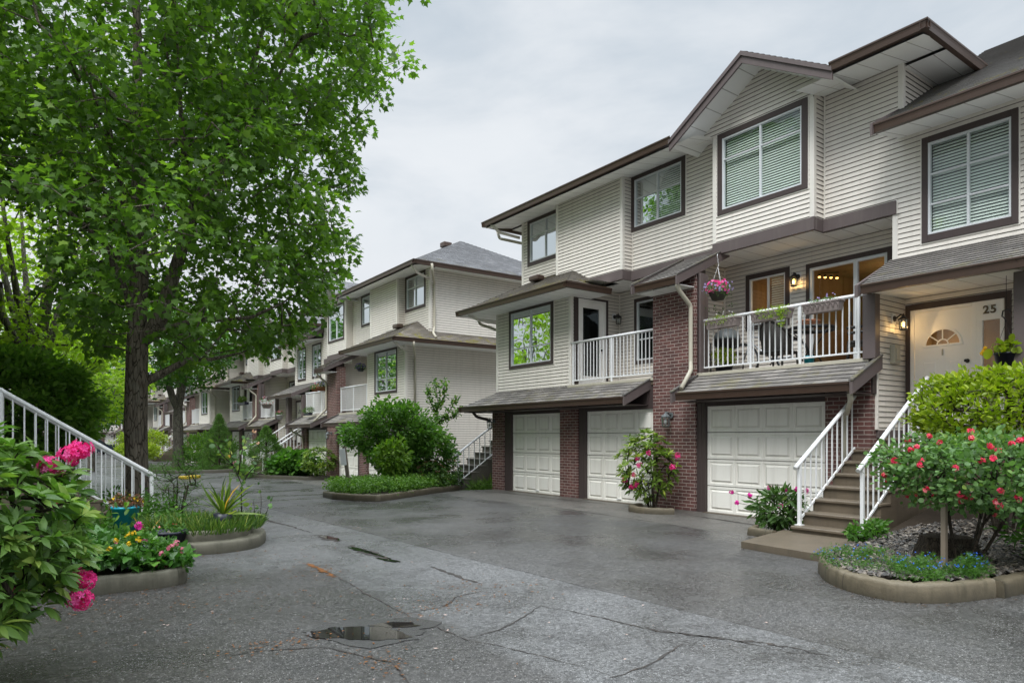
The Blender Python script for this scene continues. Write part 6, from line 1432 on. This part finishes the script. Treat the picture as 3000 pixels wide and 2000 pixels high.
m.build('frame', alu, bk); m = MB(); m.tube([(.28, -.28, .98), (.33, -.12, 1.02), (.31, 0, .93), (.33, .12, 1.02), (.28, .28, .98)], .012, 8); m.build('handlebar', metalk, bk)
m = MB(); m.lathe([(0, .84), (.05, .85), (.09, .87), (.05, .89), (0, .89)], (-.24, 0, 0), 12); m.build('saddle', metalk, bk)
m = MB(); m.lathe([(0, .29), (.09, .29), (.09, .31), (0, .31)], (-.12, 0, 0), 14); m.tube([(-.12, -.02, .3), (-.02, -.06, .2)], .01, 6); m.build('pedal_crank', metalk, bk)
# barbecue under its cover at the left end
t = thing('barbecue', 'barbecue with a rounded lid in the left corner of the near balcony', 'barbecue', (12.15, 9.05, DZ)); m = MB(); m.lathe([(0, 1.05), (.12, 1.04), (.24, .96), (.28, .84), (.28, .80), (.0, .8)], (0, 0, 0), 20); m.build('lid', greylamp, t)
m = MB(); m.lathe([(.28, .79), (.27, .70), (.16, .6), (0, .58)], (0, 0, 0), 20); m.build('bowl', metalk, t); m = MB(); m.box((-.3, -.28, .5), (.3, .28, .53)); m.build('shelf', wood, t)
for x, y_ in ((-.25, -.22), (.25, -.22), (-.25, .22), (.25, .22)): m = MB(); m.tube([(x, y_, .75), (x, y_, 0)], .014, 6); m.build('leg', metalk, t)
# pot hanging by the front door
t = thing('hanging_pot', 'dark hanging pot with heart-shaped leaves and a yellow bloom by the door numbered 25', 'flower pot', (10.98, 3.62, 2.62)); m = MB(); m.lathe([(0, -.2), (.1, -.2), (.14, 0), (.15, 0), (.15, .02), (.13, .02), (.12, -.02), (0, -.03)], (0, 0, 0), 20); m.build('pot', blackpl, t)
T = ell(16, (0, 0, .08), (.2, .2, .1), .5); a_ = clumps(T, 3, .06, .12, .3); leaves('foliage', a_[0], a_[1], a_[2], 'round', Llaurel, t, a_[3]); q = np.array([(-.12, .22, .06), (-.1, .25, .03), (-.13, .2, .1)]); heads(q, .02, 6, .04, yellowp, t)
m = MB()
for k in range(3): a = 2*PI*k/3; m.tube([(.14*math.cos(a), .14*math.sin(a), 0), (0, 0, .45)], .003, 4)
m.tube([(0, 0, .45), (.0, .02, .50), (0, .05, .53), (0, .04, .60), (0, -.03, .62), (0, -.05, .57)], .010, 6); m.tube([(0, 0, .6), (0, 0, 1.08)], .004, 4); m.build('hanger', metalk, t)
# bike-shaped wall ornament behind the handrail
m = MB()
for k in range(5): a = PI*(.1+.2*k); m.tube([(0, 0, 0), (0, .1*math.cos(a), .12*math.sin(a)), (0, .16*math.cos(a)+.03, .13*math.sin(a)), (0, .15*math.cos(a), .05)], .006, 5)
o_ = m.build('wire_ornament', whitep); o_.location = (10.4, 5.85, .55); tag(o_, 'curly white wire ornament beside the step railing', 'ornament')
m = MB(); m.lathe([(0, 0), (.06, 0), (.075, .1), (.065, .1), (.06, .04), (0, .04)], (0, 0, 0), 16); o_ = m.build('flower_pot', terra); o_.location = (9.98, 5.9, .12); o_.rotation_euler = (.5, 0, 0); tag(o_, 'empty terracotta pot tucked beside the steps', 'flower pot')
# cars
def car(label, loc, rz, paint, sc=1.0):
    t = thing('parked_car', label, 'car', loc, rz, 'cars parked at the far end of the road'); pr = [(-2.25, .35), (-2.3, .75), (-2.2, 1.0), (-2.05, 1.05), (-1.75, 1.55), (-.9, 1.68), (.35, 1.64), (1.05, 1.12), (1.95, 1.0), (2.22, .8), (2.28, .4), (2.2, .3), (-2.2, .3)]
    m = MB(); rows = []
    for y_, k, zf in ((-.9, .97, 1), (-.82, 1, 1), (0, 1.0, 1.01), (.82, 1, 1), (.9, .97, 1)):
        rows.append([m.V((x*k, y_*(1 if z < 1.06 else .80), z if abs(y_) < .85 or z < 1 else z-.03)) for x, z in pr])
    for i in range(4):
        for k in range(len(pr)): m.idf([rows[i][k], rows[i][(k+1) % 13], rows[i+1][(k+1) % 13], rows[i+1][k]], 0, None, False)
    m.idf(rows[0][::-1]); m.idf(rows[-1]); m.build('body', paint, t)
    tg = plain('tinted_glass', (.03, .045, .05), .08, spec=.9) if 'tinted_glass' not in MATS else MATS['tinted_glass']
    m = MB()
    for sg in (-1, 1):
        for w in ([(-1.85, 1.1), (-1.6, 1.5), (-.95, 1.58), (-.95, 1.1)], [(-.88, 1.1), (-.88, 1.58), (-.1, 1.58), (-.1, 1.1)], [(-.03, 1.1), (-.03, 1.57), (.32, 1.55), (.95, 1.1)]): m.face([(x, sg*(.905 if z < 1.2 else .735), z) for x, z in w])
    m.face([(1.0, -.68, 1.17), (1.0, .68, 1.17), (.4, .62, 1.62), (.4, -.62, 1.62)]); m.face([(-2.02, -.68, 1.12), (-2.02, .68, 1.12), (-1.77, .62, 1.53), (-1.77, -.62, 1.53)]); m.build('window', tg, t)
    for x in (-1.4, 1.4):
        for sg in (-1, 1):
            m = MB(); m.tube([(x, sg*.72, .33), (x, sg*.93, .33)], .33, 20); W = m.build('wheel', rub, t); m = MB(); m.tube([(x, sg*.925, .33), (x, sg*.94, .33)], .2, 16); m.build('rim', alu, W)
    for sg in (-1, 1):
        m = MB(); m.box((2.2, sg*.6-.15, .68), (2.27, sg*.6+.15, .82), 0, .01); m.build('headlight', whitef, t); m = MB(); m.box((-2.31, sg*.7-.1, .8), (-2.22, sg*.7+.1, 1.0), 0, .01); m.build('tail_light', plain('tail_red', (.4, .01, .01), .3) if 'tail_red' not in MATS else MATS['tail_red'], t)
    m = MB(); m.box((-2.34, -.85, .4), (-2.26, .85, .55), 0, .02); m.box((2.24, -.85, .38), (2.33, .85, .52), 0, .02); m.build('bumper', greypl, t)
    return t
car('dark grey-blue estate car parked in front of the far garages', (6.3, 84, -.44), .35, plain('dark_blue_paint', (.04, .06, .09), .2, .3, .6))
car('red car parked behind the grey-blue one at the road end', (5.6, 92, -.44), .3, plain('red_paint', (.35, .03, .03), .25, .2, .6))
# drain cover in the near left corner
m = MB(); m.lathe([(0, .0), (.2, .0), (.24, .002), (.25, -.01)], (0, 0, 0), 32); o_ = m.build('manhole_cover', metalk); o_.location = (.98, 3.1, .006); tag(o_, 'dark round drain cover at the lower left corner of the photo', 'drain cover')
# house number plate 2 on the balcony door wall etc. -- sewer of small roof things
r_ = random.Random(9); L = []
for K in KERBS:
    for p in K:
        if p[1] < 20:
            for _ in range(5 if p[1] < 12 else 2): L.append((p[0]+r_.gauss(-.04, .07), p[1]+r_.gauss(-.05, .07)))
scatter_litter('leaf_litter', L, .010, .032, weathered('dark_litter', (.07, .045, .025), .9, .5, .5, (.02, .015, .01), 30), sd=8)
# ------------------------------------------------------------------ light, sky, camera
w = bpy.data.worlds.new('World'); scene.world = w; w.use_nodes = True; nt = w.node_tree; nt.nodes.clear()
SUN_EL, SUN_AZ = math.radians(52), math.radians(250)
out = nt.nodes.new('ShaderNodeOutputWorld'); sky = nt.nodes.new('ShaderNodeTexSky'); sky.sky_type = 'NISHITA'; sky.sun_disc = False; sky.sun_elevation = SUN_EL; sky.sun_rotation = SUN_AZ
tc = nt.nodes.new('ShaderNodeTexCoord'); sp = N(nt, 'ShaderNodeSeparateXYZ'); nt.links.new(tc.outputs['Generated'], sp.inputs[0])
mp = N(nt, 'ShaderNodeMapping'); mp.inputs['Scale'].default_value = (1, 1, 2.6); nt.links.new(tc.outputs['Generated'], mp.inputs[0])
n1 = noise(nt, mp.outputs[0], 1.7, 6, .55, .5); n2 = noise(nt, mp.outputs[0], 4.5, 5, .6, .3)
elev = math_(nt, 'MAXIMUM', sp.outputs[2], 0.0)
cl = mix(nt, maprange(nt, n1, .36, .66, 0, 1, True), (.51, .575, .64), (.72, .755, .79))
cl = mix(nt, math_(nt, 'MULTIPLY', maprange(nt, n2, .4, .7), .25), cl, (.84, .85, .87))
cl = mix(nt, maprange(nt, elev, .30, .0), cl, (.66, .675, .705))
bright = math_(nt, 'ADD', 1.0, maprange(nt, elev, .56, .82, 0, 4.6))
clb = N(nt, 'ShaderNodeVectorMath', operation='SCALE'); nt.links.new(cl, clb.inputs[0]); nt.links.new(bright, clb.inputs['Scale'])
b1_ = N(nt, 'ShaderNodeBackground'); nt.links.new(sky.outputs[0], b1_.inputs[0]); b1_.inputs[1].default_value = .05
b2_ = N(nt, 'ShaderNodeBackground'); nt.links.new(clb.outputs[0], b2_.inputs[0]); b2_.inputs[1].default_value = 1.2
mx = N(nt, 'ShaderNodeMixShader'); mx.inputs[0].default_value = .93; nt.links.new(b1_.outputs[0], mx.inputs[1]); nt.links.new(b2_.outputs[0], mx.inputs[2]); nt.links.new(mx.outputs[0], out.inputs[0])
sl = bpy.data.lights.new('sun', 'SUN'); sl.energy = 2.2; sl.angle = math.radians(25); sl.color = (1, .97, .93); so = bpy.data.objects.new('sun', sl); COL.objects.link(so)
sd_ = Vector((-.62, -.38, .9)).normalized(); so.rotation_euler = sd_.to_track_quat('Z', 'Y').to_euler(); sky.sun_elevation = math.asin(sd_.z); sky.sun_rotation = math.atan2(sd_.x, sd_.y)
cam = bpy.data.cameras.new('camera'); co = bpy.data.objects.new('camera', cam); COL.objects.link(co); scene.camera = co
co.location = (0, 0, 1.5); th = math.atan2(1445, 2000); co.rotation_euler = (PI/2, 0, -th)
cam.sensor_width = 36; cam.lens = 24.0; cam.shift_y = 277/3000; cam.clip_end = 3000; cam.clip_start = .05
scene.view_settings.view_transform = 'Standard'; scene.view_settings.look = 'None'; scene.view_settings.exposure = 0
scene.cycles.max_bounces = 7; scene.cycles.diffuse_bounces = 5; scene.cycles.transparent_max_bounces = 12; scene.cycles.use_denoising = True
